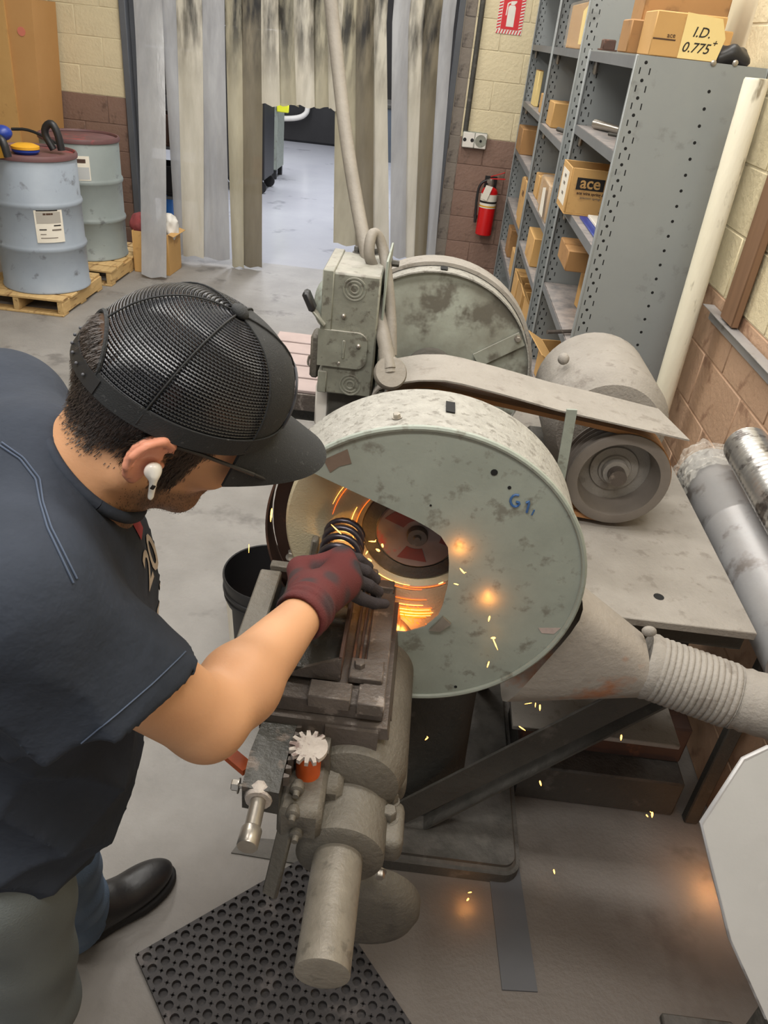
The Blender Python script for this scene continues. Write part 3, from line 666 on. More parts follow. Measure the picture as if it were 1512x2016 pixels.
# sign
sl, sr, sb = W(976, 60), W(1026, 68), W(1000, 66)
sx0, sx1, sz0 = sl.x, sr.x, sb.z - .005; sz1 = sz0 + (sx1 - sx0) * 1.42
t = thing('extinguisher_sign', 'red and white striped wall sign with a fire extinguisher symbol', 'sign', ((sx0 + sx1) / 2, FW, sz0))
MB().bx((sx0, FW - .004, sz0), (sx1, FW, sz1), .001).part('sign_plate', M_white, t)
bw = .03
MB().bx((sx0 + bw, FW - .0055, sz0 + bw), (sx1 - bw, FW - .0035, sz1 - bw)).part('red_field', M_signred, t)
st = MB()
def par(x0, z0, x1, z1, dx): st.prism([(x0, FW - .0052, z0), (x1, FW - .0052, z0), (x1 + dx, FW - .0052, z1), (x0 + dx, FW - .0052, z1)], (0, .0014, 0))
n = 9; pw = (sx1 - sx0) / n
for i in range(n):
    for z in (sz0 + .001, sz1 - bw + .001): par(sx0 + pw * i + .001, z, sx0 + pw * (i + .45), z + bw - .003, pw * .45)
n2 = 11; ph = (sz1 - sz0 - 2 * bw) / n2
for i in range(n2):
    for x in (sx0 + .001, sx1 - bw + .001):
        z = sz0 + bw + ph * i; st.prism([(x, FW - .0052, z), (x + bw - .003, FW - .0052, z + ph * .5), (x + bw - .003, FW - .0052, z + ph), (x, FW - .0052, z + ph * .5)], (0, .0014, 0))
st.part('stripe_border', M_signred, t)
cxs = (sx0 + sx1) / 2; cz = (sz0 + sz1) / 2
sy = MB(); yy = FW - .0068
sy.prism([(cxs - .028, yy, cz - .09), (cxs + .028, yy, cz - .09), (cxs + .028, yy, cz + .03), (cxs + .02, yy, cz + .045), (cxs - .02, yy, cz + .045), (cxs - .028, yy, cz + .03)], (0, .0014, 0))
sy.prism([(cxs - .012, yy, cz + .047), (cxs + .012, yy, cz + .047), (cxs + .03, yy, cz + .065), (cxs + .03, yy, cz + .075), (cxs - .014, yy, cz + .07)], (0, .0014, 0))
sy.prism([(cxs - .042, yy, cz - .02), (cxs - .034, yy, cz - .02), (cxs - .03, yy, cz + .05), (cxs - .014, yy, cz + .06), (cxs - .018, yy, cz + .068), (cxs - .038, yy, cz + .055)], (0, .0014, 0))
sy.part('symbol', M_white, t)
# outlet box and conduit
o0, o1 = W(908, 288), W(960, 262)
t = thing('outlet_box', 'double steel electrical outlet box on the back wall above the extinguisher', 'outlet', ((o0.x + o1.x) / 2, FW, o0.z))
MB().bx((o0.x, FW - .05, o0.z), (o1.x, FW, o1.z), .006).part('box', M_galv, t)
mid = (o0.x + o1.x) / 2
for a, bb in ((o0.x + .004, mid - .003), (mid + .003, o1.x - .004)):
    MB().bx((a, FW - .056, o0.z + .004), (bb, FW - .05, o1.z - .004), .004).part('cover', M_white, t)
c1 = ((o0.x + mid) / 2, (o0.z + o1.z) / 2)
for dx in (-.03, .03):
    MB().lathe([(0, 0), (.014, 0), (.014, 1), (0, 1)], (c1[0] + dx, FW - .0555, c1[1]), (c1[0] + dx, FW - .058, c1[1]), 14).part('socket', M_black, t)
c2 = ((o1.x + mid) / 2, c1[1])
MB().lathe([(0, 0), (.045, 0), (.045, 1), (0, 1)], (c2[0], FW - .0555, c2[1]), (c2[0], FW - .059, c2[1]), 22).part('socket', M_galvfar, t)
MB().lathe([(0, 0), (.01, 0), (.01, 1), (0, 1)], (c2[0], FW - .059, c2[1]), (c2[0], FW - .061, c2[1]), 12).part('socket_hole', M_hole, t)
xc = W(924, 200).x
MB().cyl((xc, FW - .022, o1.z - .01), (xc, FW - .022, 3.39), .02, n=14).obj('wall_conduit', M_darkiron, 'dark vertical conduit on the back wall above the outlet box', 'conduit')
# ------------------------------------------------------------------ steel shelving along the right wall
SXF, SXB = 0.60, 1.02
def perf_panel(t, y, z1, side, face, rows=True):
    """upright side panel at y; face=-1: detailing towards the camera"""
    MB().bx((SXF, y - .0012, 0), (SXB, y + .0012, z1), 0).part('side_panel', M_shelf, t, smooth=False)
    MB().bx((SXF - .002, y - (.022 if side < 0 else .003), 0), (SXF + .003, y + (.003 if side < 0 else .022), z1), .001).part('front_post', M_shelf, t)
    MB().bx((SXF - .004, y - .005, 0), (SXF + .006, y + .005, z1), .0025).part('post_edge', M_shelf, t)
    MB().bx((SXB - .003, y - (.022 if side < 0 else .003), 0), (SXB + .002, y + (.003 if side < 0 else .022), z1), .001).part('back_post', M_shelf, t)
    b = MB()
    yy = y + face * .0014
    def disc(x, z, r):
        b.bm.faces.new([b.bm.verts.new((x + r * math.cos(2 * PI * k / 10), yy, z + r * math.sin(2 * PI * k / 10))) for k in range(10)])
    def slot(x, z, w_, h_): b.quad([(x - w_, yy, z - h_), (x + w_, yy, z - h_), (x + w_, yy, z + h_), (x - w_, yy, z + h_)])
    z = z1 - .02
    while z > .05:
        disc(SXF + .032, z, .0055); slot(SXF + .018, z - .024, .002, .0095); slot(SXF + .05, z - .024, .002, .0095)
        if z < z1 - .06: disc(SXF + .255, z - .01, .0055)
        z -= .0508
    o = b.part('perforations', M_hole, t, smooth=False); o['kind'] = 'stuff'
def shelf_unit(name, label, y0, y1, z1, levels):
    t = thing(name, label, 'shelving', ((SXF + SXB) / 2, (y0 + y1) / 2, 0))
    perf_panel(t, y0, z1, 1, -1); perf_panel(t, y1, z1, -1, -1)
    MB().bx((SXB + .004, y0, 0), (SXB + .006, y1, z1)).part('back_panel', M_shelfin, t)
    for z in levels:
        b = MB(); b.bx((SXF + .004, y0 + .006, z - .004), (SXB, y1 - .006, z)); b.bx((SXF + .002, y0 + .006, z - .036), (SXF + .006, y1 - .006, z)); b.bx((SXF + .006, y0 + .006, z - .036), (SXF + .02, y1 - .006, z - .033))
        b.part('shelf', M_shelfin, t)
        for y in (y0 + .03, y1 - .03):
            MB().lathe([(.008, 0), (.011, .4), (.011, .9), (.006, 1)], (SXF + .035, y, z - .02), (SXF + .035, y, z - .085), 8).part('shelf_clip', M_bright, t)
    return t
U1a, U1b = 2.92, 3.92
shelf_unit('steel_shelving', 'nearest grey steel shelving unit, with the big perforated side panel facing the grinder', U1a, U1b, 1.905, [1.9, 1.615, 1.297, .905, .5, .08])
U2a, U2b = 4.2, 5.32
shelf_unit('steel_shelving', 'middle grey steel shelving unit, taller than the nearest one', U2a, U2b, 2.35, [2.3, 1.9, 1.5, 1.1, .8, .45, .08])
U3a, U3b = 5.36, 6.7
shelf_unit('steel_shelving', 'farthest grey steel shelving unit, beside the back wall', U3a, U3b, 2.35, [2.3, 1.9, 1.53, 1.2, .84, .5, .08])
# screw heads on the near panel
b = MB()
for px, py in ((1404, 124), (1447, 124)):
    p = Yp(px, py, U1a); b.lathe([(0, 0), (.009, 0), (.009, .7), (.006, 1), (0, 1)], (p.x, U1a - .001, p.z), (p.x, U1a - .008, p.z), 10)
b.obj('screw_head', M_bright, 'two small bolt heads near the top of the near shelving side panel', 'bolt')

# cartons on top of the near unit
TZ = 1.906
def y_at(px, py, y): return Yp(px, py, y)
# the labelled carton: its end faces the camera
yL = 2.955
a, b_, c_, d_ = Yp(1335, 105, yL), Yp(1411, 112, yL), Yp(1430, 45, yL), Yp(1352, 28, yL)
t = thing('labelled_carton', 'carton with a yellow card reading I.D. 0.775+ on top of the near shelving', 'carton', ((a.x + b_.x) / 2, yL + .1, TZ))
hh = d_.z - TZ + .004
MB().bx((Yp(1278, 100, yL).x, yL + .004, TZ), (b_.x + .004, yL + .19, TZ + hh), .003).part('carton', M_card, t)
MB().prism([(a.x, yL, TZ + .001), (b_.x, yL, TZ + .001), (b_.x + .012, yL, TZ + .066), (b_.x - .012, yL, TZ + hh * .95), (a.x, yL, TZ + hh + .002)], (0, .003, 0)).part('yellow_card', M_yellow, t, 'yellow card')
mx_ = (a.x + b_.x) / 2
text_part('writing', 'I.D.', .040, (mx_ - .004, yL - .0008, TZ + .075), (1, 0, 0), (0, 0, 1), M_ink, t, shear=.25, bold=.0001)
text_part('writing', '0.775', .040, (mx_ - .012, yL - .0008, TZ + .032), (1, 0, 0), (0, 0, 1), M_ink, t, shear=.25, bold=.0001)
text_part('writing', '+', .028, (mx_ + .044, yL - .0008, TZ + .05), (1, 0, 0), (0, 0, 1), M_ink, t, shear=.25, bold=.0001)
l0 = Yp(1282, 70, yL).x
text_part('print', 'ace', .02, ((l0 + a.x) / 2 + .015, yL + .003, TZ + .06), (1, 0, .05), (0, 0, 1), M_brownink, t)
MB().bx((l0 + .008, yL + .0025, TZ + .046), (a.x - .018, yL + .004, TZ + .05)).part('print', M_brownink, t)
e0, e1 = Yp(1240, 93, 3.1), Yp(1296, 40, 3.1)
closed_box('brown_carton', 'darker brown carton left of the labelled carton, on top of the near shelving', 'carton', ((e0.x + e1.x) / 2 + .03, 3.24, TZ), (e1.x - e0.x + .06, .17, .1), 0, M_cardd)
g0, g1 = Yp(1280, 20, 3.16), Yp(1450, 10, 3.16)
closed_box('large_carton', 'large brown carton stacked behind and above the labelled carton', 'carton', ((g0.x + g1.x) / 2 + .02, 3.42, TZ + .101), (g1.x - g0.x + .02, .2, .16), 0, M_cardd)
closed_box('support_carton', 'carton under the large brown carton, behind the labelled carton', 'carton', ((g0.x + g1.x) / 2 + .09, 3.43, TZ), (.24, .19, .1), 0, M_card)
k0 = Yp(1196, 95, 3.72)
t = thing('small_block', 'small brown steel block on the front edge on top of the near shelving', 'block', (k0.x, 3.72, TZ)); MB().box((k0.x, 3.72, TZ + .02), (.05, .06, .04), bev=.004).part('block', M_rust, t); MB().bx((k0.x - .035, 3.69, TZ), (k0.x + .035, 3.75, TZ + .006), .001).part('flange', M_rust, t)
rgc = Yp(1450, 112, 3.0)
rag('black_rag', 'clump of dark rags at the right corner on top of the near shelving', (rgc.x - .02, 3.03, TZ + .018), (.07, .07, .035), M_black, 3)

# carton lettered 'ace' on the third shelf
Z3 = 1.298
pn, pf = Zp(1107, 421, Z3), Zp(1086, 394, Z3)
xl = .566; yn = pn.y; yf = pf.y - .06; bh = .185
t = open_box('spring_carton', 'open brown carton lettered ace, standing on the third shelf of the near shelving', 'carton', (xl + .19, (yn + yf) / 2, Z3), (.38, yf - yn, bh), 0, M_card)
MB().bx((xl - .0008, yn + .05, Z3 + .025), (xl, yf - .03, Z3 + .16)).part('paper_label', M_paper, t, 'white paper label')
for z in (.06, .1, .13): MB().bx((xl - .0016, yn + .11, Z3 + z), (xl - .0008, yf - .1, Z3 + z + .012)).part('print', M_greyink, t)
fx0 = xl + .03
MB().bx((fx0, yn - .001, Z3 + .103), (fx0 + .117, yn, Z3 + .15)).part('print_panel', M_ink, t)
text_part('print', 'ace', .064, (fx0 + .058, yn - .0018, Z3 + .13), (1, 0, 0), (0, 0, 1), M_card, t, bold=.0012)
for i in range(9): MB().bx((fx0 + .124 + i * .009, yn - .001, Z3 + .106), (fx0 + .128 + i * .009, yn, Z3 + .148)).part('print_bar', M_brownink, t)
text_part('print', 'ace wire spring & form', .0165, (fx0 + .085, yn - .001, Z3 + .09), (1, 0, 0), (0, 0, 1), M_brownink, t, bold=.0003)
text_part('print', 'precision springs', .013, (fx0 + .07, yn - .001, Z3 + .073), (1, 0, 0), (0, 0, 1), M_greyink, t)
text_part('print', 'www.acewire', .012, (fx0 + .15, yn - .001, Z3 + .02), (1, 0, 0), (0, 0, 1), M_brownink, t, bold=.0003)
t = thing('paper_tray', 'blue and white tray of papers on the third shelf before the ace carton', 'tray', (.74, 3.2, Z3))
MB().bx((.63, 3.02, Z3), (.9, 3.48, Z3 + .008), .002).part('tray', M_bplast, t)
MB().bx((.66, 3.06, Z3 + .008), (.88, 3.46, Z3 + .02), .002).part('papers', M_paper, t)
MB().bx((.66, 3.04, Z3 + .008), (.88, 3.1, Z3 + .03), .002).part('blue_folder', mat('folder_blue', (60, 104, 180), rough=.5), t)
# things on the second shelf
tb = MB(); Z2 = 1.616
tb.tube([(.66, 3.75, Z2 + .02), (.74, 3.6, Z2 + .018)], [.02, .014], 10); tb.tube([(.74, 3.6, Z2 + .018), (.8, 3.48, Z2 + .012)], [.009, .008], 10)
tb.obj('steel_tool', M_bright, 'dark steel tool lying on the second shelf of the near shelving', 'tool')
MB().tube([(.68, 3.52, Z2 + .006), (.86, 3.40, Z2 + .006)], .006, 8).obj('steel_rod', M_darkiron, 'thin dark rod on the second shelf beside the steel tool', 'rod')
closed_box('parts_carton', 'worn yellowish carton at the right end of the second shelf of the near shelving', 'carton', (.83, 3.18, Z2), (.2, .26, .09), .15, M_card)
# fourth shelf
Z4 = .906
bx_ = Zp(1142, 572, Z4)
closed_box('lower_carton', 'small tan carton on the fourth shelf of the near shelving, under the dark carton', 'carton', (.80, 3.42, Z4), (.16, .3, .2), .1, M_card)
closed_box('dark_carton', 'dark brown carton laid across the tan carton on the fourth shelf', 'carton', (.75, 3.46, Z4 + .201), (.32, .26, .085), 0, M_cardd)
MB().tube([(.53, 3.08, Z4 + .012), (.8, 3.2, Z4 + .012)], .009, 6).obj('steel_bar', M_oiled, 'short steel bar poking out from the fourth shelf of the near shelving', 'bar')
open_box('open_carton', 'open tan carton on the fifth shelf of the near shelving', 'carton', (.76, 3.55, .501), (.26, .34, .18), .1, M_card, flaps=(('x-', -.5, .08), ('y-', -.3, .1)))
open_box('bottom_carton', 'open carton on the bottom shelf of the near shelving', 'carton', (.8, 3.4, .081), (.3, .36, .2), 0, M_card)
# cartons of the far units: (y0, y1, shelf z, height, front x, depth, label, colour, kind)
lab = lambda s: s
far_boxes = [
    (4.32, 5.1, 1.901, .20, .64, .3, 'wrapped carton with a yellow paper on top of the middle shelving', M_card, 'w'),
    (5.02, 5.28, 1.501, .13, .63, .2, 'orange brown small carton on the second shelf of the middle shelving', M_card, 'c'),
    (4.3, 4.62, 1.501, .05, .66, .3, 'flat grey brown slab on the second shelf of the middle shelving', M_cardd, 'c'),
    (4.34, 4.72, 1.101, .18, .61, .3, 'clear wrapped carton on the third shelf of the middle shelving', M_card, 'w'),
    (4.86, 5.0, 1.101, .15, .63, .25, 'narrow carton behind the wrapped carton on the third shelf of the middle shelving', M_card, 'c'),
    (5.06, 5.26, 1.101, .13, .63, .25, 'carton at the far end of the third shelf of the middle shelving', M_card, 'c'),
    (4.62, 4.95, .801, .16, .61, .25, 'pale carton on the fourth shelf of the middle shelving', M_card, 'c'),
    (4.3, 4.56, .451, .22, .61, .28, 'tall tan carton at the near end of the fifth shelf of the middle shelving', M_card, 'o'),
    (4.7, 4.98, .451, .2, .61, .25, 'tan carton with raised flaps on the fifth shelf of the middle shelving', M_card, 'o'),
    (5.05, 5.3, .451, .17, .61, .25, 'carton at the far end of the fifth shelf of the middle shelving', M_card, 'c'),
    (4.35, 4.8, .081, .25, .61, .3, 'carton at the near end of the bottom shelf of the middle shelving', M_cardd, 'c'),
    (6.15, 6.4, 1.531, .22, .63, .03, 'upright yellow board on the second shelf of the farthest shelving', M_yellow, 'c'),
    (5.42, 5.72, 1.531, .11, .62, .2, 'orange carton with a dark mark on the second shelf of the farthest shelving', M_card, 'c'),
    (6.3, 6.68, 1.201, .17, .6, .3, 'brown carton at the far end of the third shelf of the farthest shelving', M_cardd, 'c'),
    (5.42, 5.68, .841, .3, .6, .26, 'tall tan carton marked ace on the fourth shelf of the farthest shelving', M_card, 'a'),
    (5.75, 5.95, .841, .26, .62, .26, 'carton behind the tall carton on the fourth shelf of the farthest shelving', M_card, 'c'),
    (6.1, 6.32, .501, .2, .62, .26, 'narrow brown carton on the fifth shelf of the farthest shelving', M_cardd, 'c'),
    (5.42, 5.7, .501, .17, .61, .26, 'tan carton at the near end of the fifth shelf of the farthest shelving', M_card, 'c'),
    (5.5, 5.9, .081, .22, .62, .3, 'carton on the bottom shelf of the farthest shelving', M_card, 'c'),
]
for y0, y1, z, h, fx, dp, lb, m, kd in far_boxes:
    c = (fx + dp / 2, (y0 + y1) / 2, z); sz = (dp, y1 - y0, h)
    if kd == 'o': t = open_box('shelf_carton', lb, 'carton', c, sz, 0, m, flaps=(('x-', -.9, .06), ('y-', -.7, .07)), group='cartons on the far shelving')
    else: t = closed_box('shelf_carton', lb, 'carton', c, sz, 0, m, group='cartons on the far shelving', tape=kd != 'c' or h > .1)
    if kd == 'w':
        MB().bx((fx - .012, y0 - .012, z), (fx + dp + .004, y1 + .006, z + h + .012), .01).part('clear_wrap', M_bagplastic, t)
        MB().prism([(fx - .0135, y0 + .05, z + .02), (fx - .0135, y0 + .2, z + .02), (fx - .0135, y0 + .22, z + h * .8), (fx - .0135, y0 + .1, z + h * .9)], (-.001, 0, 0)).part('paper_label', M_yellow if z > 1.8 else M_paper, t)
    if kd == 'a':
        text_part('print', 'ace', .07, (fx - .001, (y0 + y1) / 2, z + h * .72), (0, -1, 0), (0, 0, 1), M_brownink, t)
MB().tube([(.64, 4.75, 1.52), (.75, 4.5, 1.515)], .012, 8).obj('steel_pin', M_darkiron, 'short dark pin on the second shelf of the middle shelving', 'pin')

# ------------------------------------------------------------------ right wall: leaning pole, plank, rail
pt, pb = Yp(1491, 154, 2.72), Yp(1308, 772, 2.72)
dirp = (pb - pt).normalized(); P0 = Vector((pt.x, 2.72, pt.z)); P1 = P0 + dirp * ((P0.z - .0) / -dirp.z)
P1 = Vector((P1.x, 2.72, .012))
MB().lathe([(.034, 0), (.037, .004), (.037, .5), (.037, .996), (.034, 1)], P1, P0, 24).obj('leaning_pole', M_pole, 'thick flaking cream painted pole standing against the near shelving', 'pole')
a, c_ = Xp(1506, 400, WX - .06), Xp(1428, 600, WX - .06)
MB().bx((WX - .04, 2.50, 1.1855), (WX - .014, 2.62, 2.15), .004).obj('brown_stripe', M_brownstripe, 'brown plank standing on the wall rail beside the shelving', 'stripe')  # upright brown strip against the wall, darker than the paint beside it
r0, r1 = Xp(1400, 604, WX - .03), Xp(1512, 708, WX - .03)
t = thing('wall_rail', 'grey steel angle rail fixed along the right wall above the ducts', 'rail', (WX - .03, 2.3, r0.z))
MB().bx((WX - .05, 1.2, 1.179), (WX - .01, 2.78, r0.z)).part('rail_top', M_duct, t)
MB().bx((WX - .016, 1.2, r0.z - .05), (WX - .0105, 2.78, r0.z - .006)).part('rail_web', M_duct, t)
# ------------------------------------------------------------------ disc grinder: two heads on one spindle along y
GX, GZ = 0.053, 1.062
R_G = 0.30; YF, YB = 1.125, 1.285
grinder = thing('disc_grinder', 'double ended disc grinder with a round grey green wheel guard on a dark pedestal', 'grinder', (.05, 1.55, 0))
def CP(a, r, y): return Vector((GX + r * math.cos(a), y, GZ + r * math.sin(a)))
# band of the near guard: open at the left where the work goes in
A0, A1 = math.radians(-136), math.radians(140)
band = MB()
def fband(u, v): return CP(A0 + (A1 - A0) * u, R_G, YF + (YB - YF) * v)
band.sheet(fband, 72, 3, .004); g_band = band.part('guard_band', M_band, grinder)
# rolled lip round the front edge
MB().tube([CP(A0 + (A1 - A0) * k / 72, R_G, YF) for k in range(73)], .0055, 8).part('guard_lip', M_galv, g_band)
# slot and bolt on the band
for px, py in ((888, 797),):
    p = Yp(px, py, 1.215); ang = math.atan2(p.z - GZ, p.x - GX); c = CP(ang, R_G + .0022, 1.215)
    tx = Vector((-math.sin(ang), 0, math.cos(ang))); rr = Vector((math.cos(ang), 0, math.sin(ang)))
    MB().box(c, (.016, .042, .0015), Matrix((tx, Vector((0, 1, 0)), -rr)).transposed()).part('slot', M_hole, g_band)
p = Yp(782, 823, 1.165); ang = math.atan2(p.z - GZ, p.x - GX); c = CP(ang, R_G + .001, 1.165)
MB().hexbolt(c, (math.cos(ang), 0, math.sin(ang)), .0065, .008).part('bolt', M_bright, g_band)
# front cover with the work opening
cut = [Yp(px, py, YF) for px, py in ((790, 1012), (818, 1025), (845, 1040), (868, 1056), (882, 1078), (884, 1110), (882, 1150), (872, 1190), (862, 1213), (835, 1235), (800, 1245), (765, 1243))]
st = Yp(610, 938, YF); a_st = math.atan2(st.z - GZ, st.x - GX)
zl = cut[-1].z; a_end = PI + math.asin(-(zl - GZ) / R_G) if True else 0
poly = [CP(a_st, R_G - .002, YF)]
poly += cut + [Vector((GX - math.sqrt((R_G - .002) ** 2 - (zl - GZ) ** 2), YF, zl))]
ang_e = math.atan2(zl - GZ, poly[-1].x - GX)          # lower left, negative
n = 64; a_from = ang_e; a_to = a_st
poly += [CP(a_from + (a_to - a_from) * k / n, R_G - .002, YF) for k in range(1, n)]
cover = MB().prism([(q.x, q.y + .0005, q.z) for q in poly], (0, .003, 0)).part('guard_cover', M_galv, grinder, smooth=False)
def inked(strokes, r):
    b = MB()
    for s in strokes: b.tube([Yp(px, py, YF - .0006) for px, py in s], r, 6, smooth=1)
    return b
inked([[(1022, 975), (1012, 974), (1004, 984), (1008, 996), (1018, 998), (1024, 990), (1016, 988)]], .0022).part('mark', M_blueink, cover)
inked([[(1036, 990), (1043, 986), (1037, 1009)]], .0022).part('mark', M_blueink, cover)
inked([[(1052, 1004), (1047, 1014)]], .0012).part('mark', M_blueink, cover)
for px, py, r in ((973, 930, .006), (1003, 960, .0032), (897, 1352, .0032), (848, 995, .002)):
    q = Yp(px, py, YF); MB().lathe([(0, 0), (r, 0), (r, 1), (0, 1)], (q.x, YF + .0002, q.z), (q.x, YF - .0008, q.z), 10).part('hole', M_hole, cover)
MB().prism([Yp(px, py, YF - .0002) for px, py in ((637, 905), (684, 884), (692, 912), (668, 918), (650, 930))], (0, -.0006, 0)).part('worn_patch', mat('rust_patch', (122, 104, 90), (104, 88, 76), sc=30, rough=.7), cover, 'brown worn patch', smooth=False)
MB().prism([Yp(px, py, YF - .0002) for px, py in ((845, 1238), (872, 1212), (888, 1226), (866, 1240))], (0, -.006, 0)).part('bent_tab', M_bright, cover, 'bright bent tab', smooth=False)
MB().prism([Yp(px, py, YF - .0002) for px, py in ((1060, 1236), (1104, 1236), (1090, 1248), (1066, 1246))], (0, -.0006, 0)).part('torn_label', mat('torn_label', (186, 168, 160), (160, 146, 140), sc=60, rough=.7), cover, 'torn pale label', smooth=False)
# back plate, with a short rusty rim where the band is cut away
MB().lathe([(.03, 0), (R_G - .006, 0), (R_G - .006, 1), (.03, 1)], (GX, YB - .006, GZ), (GX, YB - .002, GZ), 72, cap=False).part('guard_back', M_rust, grinder)
MB().sheet(lambda u, v: CP(A1 + (A0 + 2 * PI - A1) * u, R_G + .001, YB - .05 + .05 * v), 30, 2, .004).part('rear_rim', M_rust, grinder, 'rusty rear rim')
# the wheel, its flange and nut
WZ = 1.098; WYF = 1.205; RW = 0.252
wheel = MB().lathe([(.03, 1), (RW - .006, 1), (RW, .85), (RW, .15), (RW - .005, 0), (.118, 0), (.108, .25), (.03, .25)], (GX - .005, WYF, WZ), (GX - .005, WYF + .052, WZ), 96, cap=False).part('grinding_wheel', M_wheel, grinder, 'pale sandy grinding wheel')
MB().lathe([(0, .62), (.075, .62), (.078, .8), (.078, 1), (.105, 1)], (GX - .005, WYF - .006, WZ), (GX - .005, WYF + .014, WZ), 48, cap=False).part('wheel_flange', M_wheelred, wheel, 'worn red paper flange')
MB().lathe([(.0, 0), (.006, 0), (.008, .3), (.0185, .3), (.02, .45), (.02, 1)], (GX - .005, WYF - .014, WZ), (GX - .005, WYF + .006, WZ), 24, cap=False).part('spindle_nut', M_oiled, wheel)
MB().lathe([(.08, 0), (.105, 0), (.107, .5), (.08, .5)], (GX - .005, WYF + .0085, WZ), (GX - .005, WYF + .0145, WZ), 48, cap=False).part('flange_ring', M_darkiron, wheel)
M_blotred = mat('blotter_red', (122, 50, 48), (104, 62, 58), sc=30, rough=.7)
for a0_, a1_, r0_, r1_ in ((1.75, 2.75, .030, .070), (-2.1, -1.2, .034, .066), (-.3, .35, .045, .068)):
    n_ = 10; P_ = [(GX - .005 + (r1_ - .006 * math.sin(PI * k / n_)) * math.cos(a0_ + (a1_ - a0_) * k / n_), WYF + .0062, WZ + (r1_ - .006 * math.sin(PI * k / n_)) * math.sin(a0_ + (a1_ - a0_) * k / n_)) for k in range(n_ + 1)]
    P_ += [(GX - .005 + r0_ * math.cos(a1_ - (a1_ - a0_) * k / n_), WYF + .0062, WZ + r0_ * math.sin(a1_ - (a1_ - a0_) * k / n_)) for k in range(n_ + 1)]
    MB().prism(P_, (0, -.0006, 0)).part('red_paper', M_blotred, wheel, 'remnant of red paper', smooth=False)
# headstock, spindle housing, column, foot
head = MB(); head.box((GX, 1.70, .93), (.26, .78, .20), bev=.03, seg=3); head.lathe([(.075, 0), (.085, .05), (.085, .95), (.075, 1)], (GX, YB + .01, GZ), (GX, 2.13, GZ), 28)
head.part('headstock', M_darkiron, grinder)
col = MB()
def fcol(u, v):
    a = 2 * PI * u; hx = .16 + .02 * (1 - v) ** 2; hy = .22 + .03 * (1 - v) ** 2; n_ = 4.0
    ca, sa = math.cos(a), math.sin(a); k = (abs(ca) ** n_ + abs(sa) ** n_) ** (-1 / n_)
    return (GX + .06 + hx * k * ca, 1.62 + hy * k * sa, .06 + .80 * v)
col.grid(fcol, 40, 6); bmesh.ops.remove_doubles(col.bm, verts=col.bm.verts, dist=1e-5); col.part('column', M_darkiron, grinder)
ft = MB()
fx0, fx1, fy0, fy1, rr = -.14, .45, 1.235, 2.0, .05
pl = []
for cx_, cy_, a0 in ((fx1 - rr, fy0 + rr, -PI / 2), (fx1 - rr, fy1 - rr, 0), (fx0 + rr, fy1 - rr, PI / 2), (fx0 + rr, fy0 + rr, PI)):
    pl += [Vector((cx_ + rr * math.cos(a0 + PI / 2 * k / 6), cy_ + rr * math.sin(a0 + PI / 2 * k / 6), 0)) for k in range(7)]
ft.prism(pl, (0, 0, .055)); es = [e for e in ft.bm.edges if all(v.co.z > .05 for v in e.verts)]
bmesh.ops.bevel(ft.bm, geom=es, offset=.018, segments=3, affect='EDGES'); ft.part('foot', M_darkiron, grinder)
# far guard
YF2, YB2 = 2.14, 2.29; RG2 = .29
def CP2(a, r, y): return Vector((GX + r * math.cos(a), y, GZ + r * math.sin(a)))
b2 = MB(); b2.sheet(lambda u, v: CP2(2 * PI * u - PI / 2, RG2, YF2 + (YB2 - YF2) * v), 80, 3, .004)
fb = b2.part('far_guard_band', M_band, grinder)
MB().lathe([(.05, 0), (RG2 - .004, 0), (RG2 - .004, 1), (.05, 1)], (GX, YF2 + .012, GZ), (GX, YF2 + .016, GZ), 72, cap=False).part('far_guard_plate', M_galvfar, grinder, smooth=False)
MB().lathe([(RG2 + .002, 0), (RG2 + .012, .0), (RG2 + .012, 1), (RG2 + .002, 1)], (GX, YF2 + .055, GZ), (GX, YF2 + .13, GZ), 72, cap=False).part('far_guard_hoop', M_dustmetal, fb)
p = Yp(876, 519, 2.165); ang = math.atan2(p.z - GZ, p.x - GX); c = CP2(ang, RG2 + .003, 2.168)
tx = Vector((-math.sin(ang), 0, math.cos(ang))); rr_ = Vector((math.cos(ang), 0, math.sin(ang)))
MB().box(c, (.02, .034, .0015), Matrix((tx, Vector((0, 1, 0)), -rr_)).transposed()).part('slot', M_hole, fb)
q0, q1 = Yp(1021, 667, YF2), Yp(960, 700, YF2)
s_ = MB(); s_.beam((q0.x + .01, YF2 + .004, q0.z), (q1.x - .03, YF2 + .004, q1.z - .02), .042, .006, up=(0, 1, 0)); s_.part('bracket_arm', M_galvfar, fb)
MB().hexbolt((q0.x - .002, YF2 + .002, q0.z), (0, -1, 0), .008, .012).part('bolt', M_bright, fb)
MB().lathe([(.04, 0), (.25, 0), (.25, 1), (.04, 1)], (GX, YF2 + .07, GZ), (GX, YF2 + .12, GZ), 48, cap=False).part('far_grinding_wheel', M_wheel, grinder)
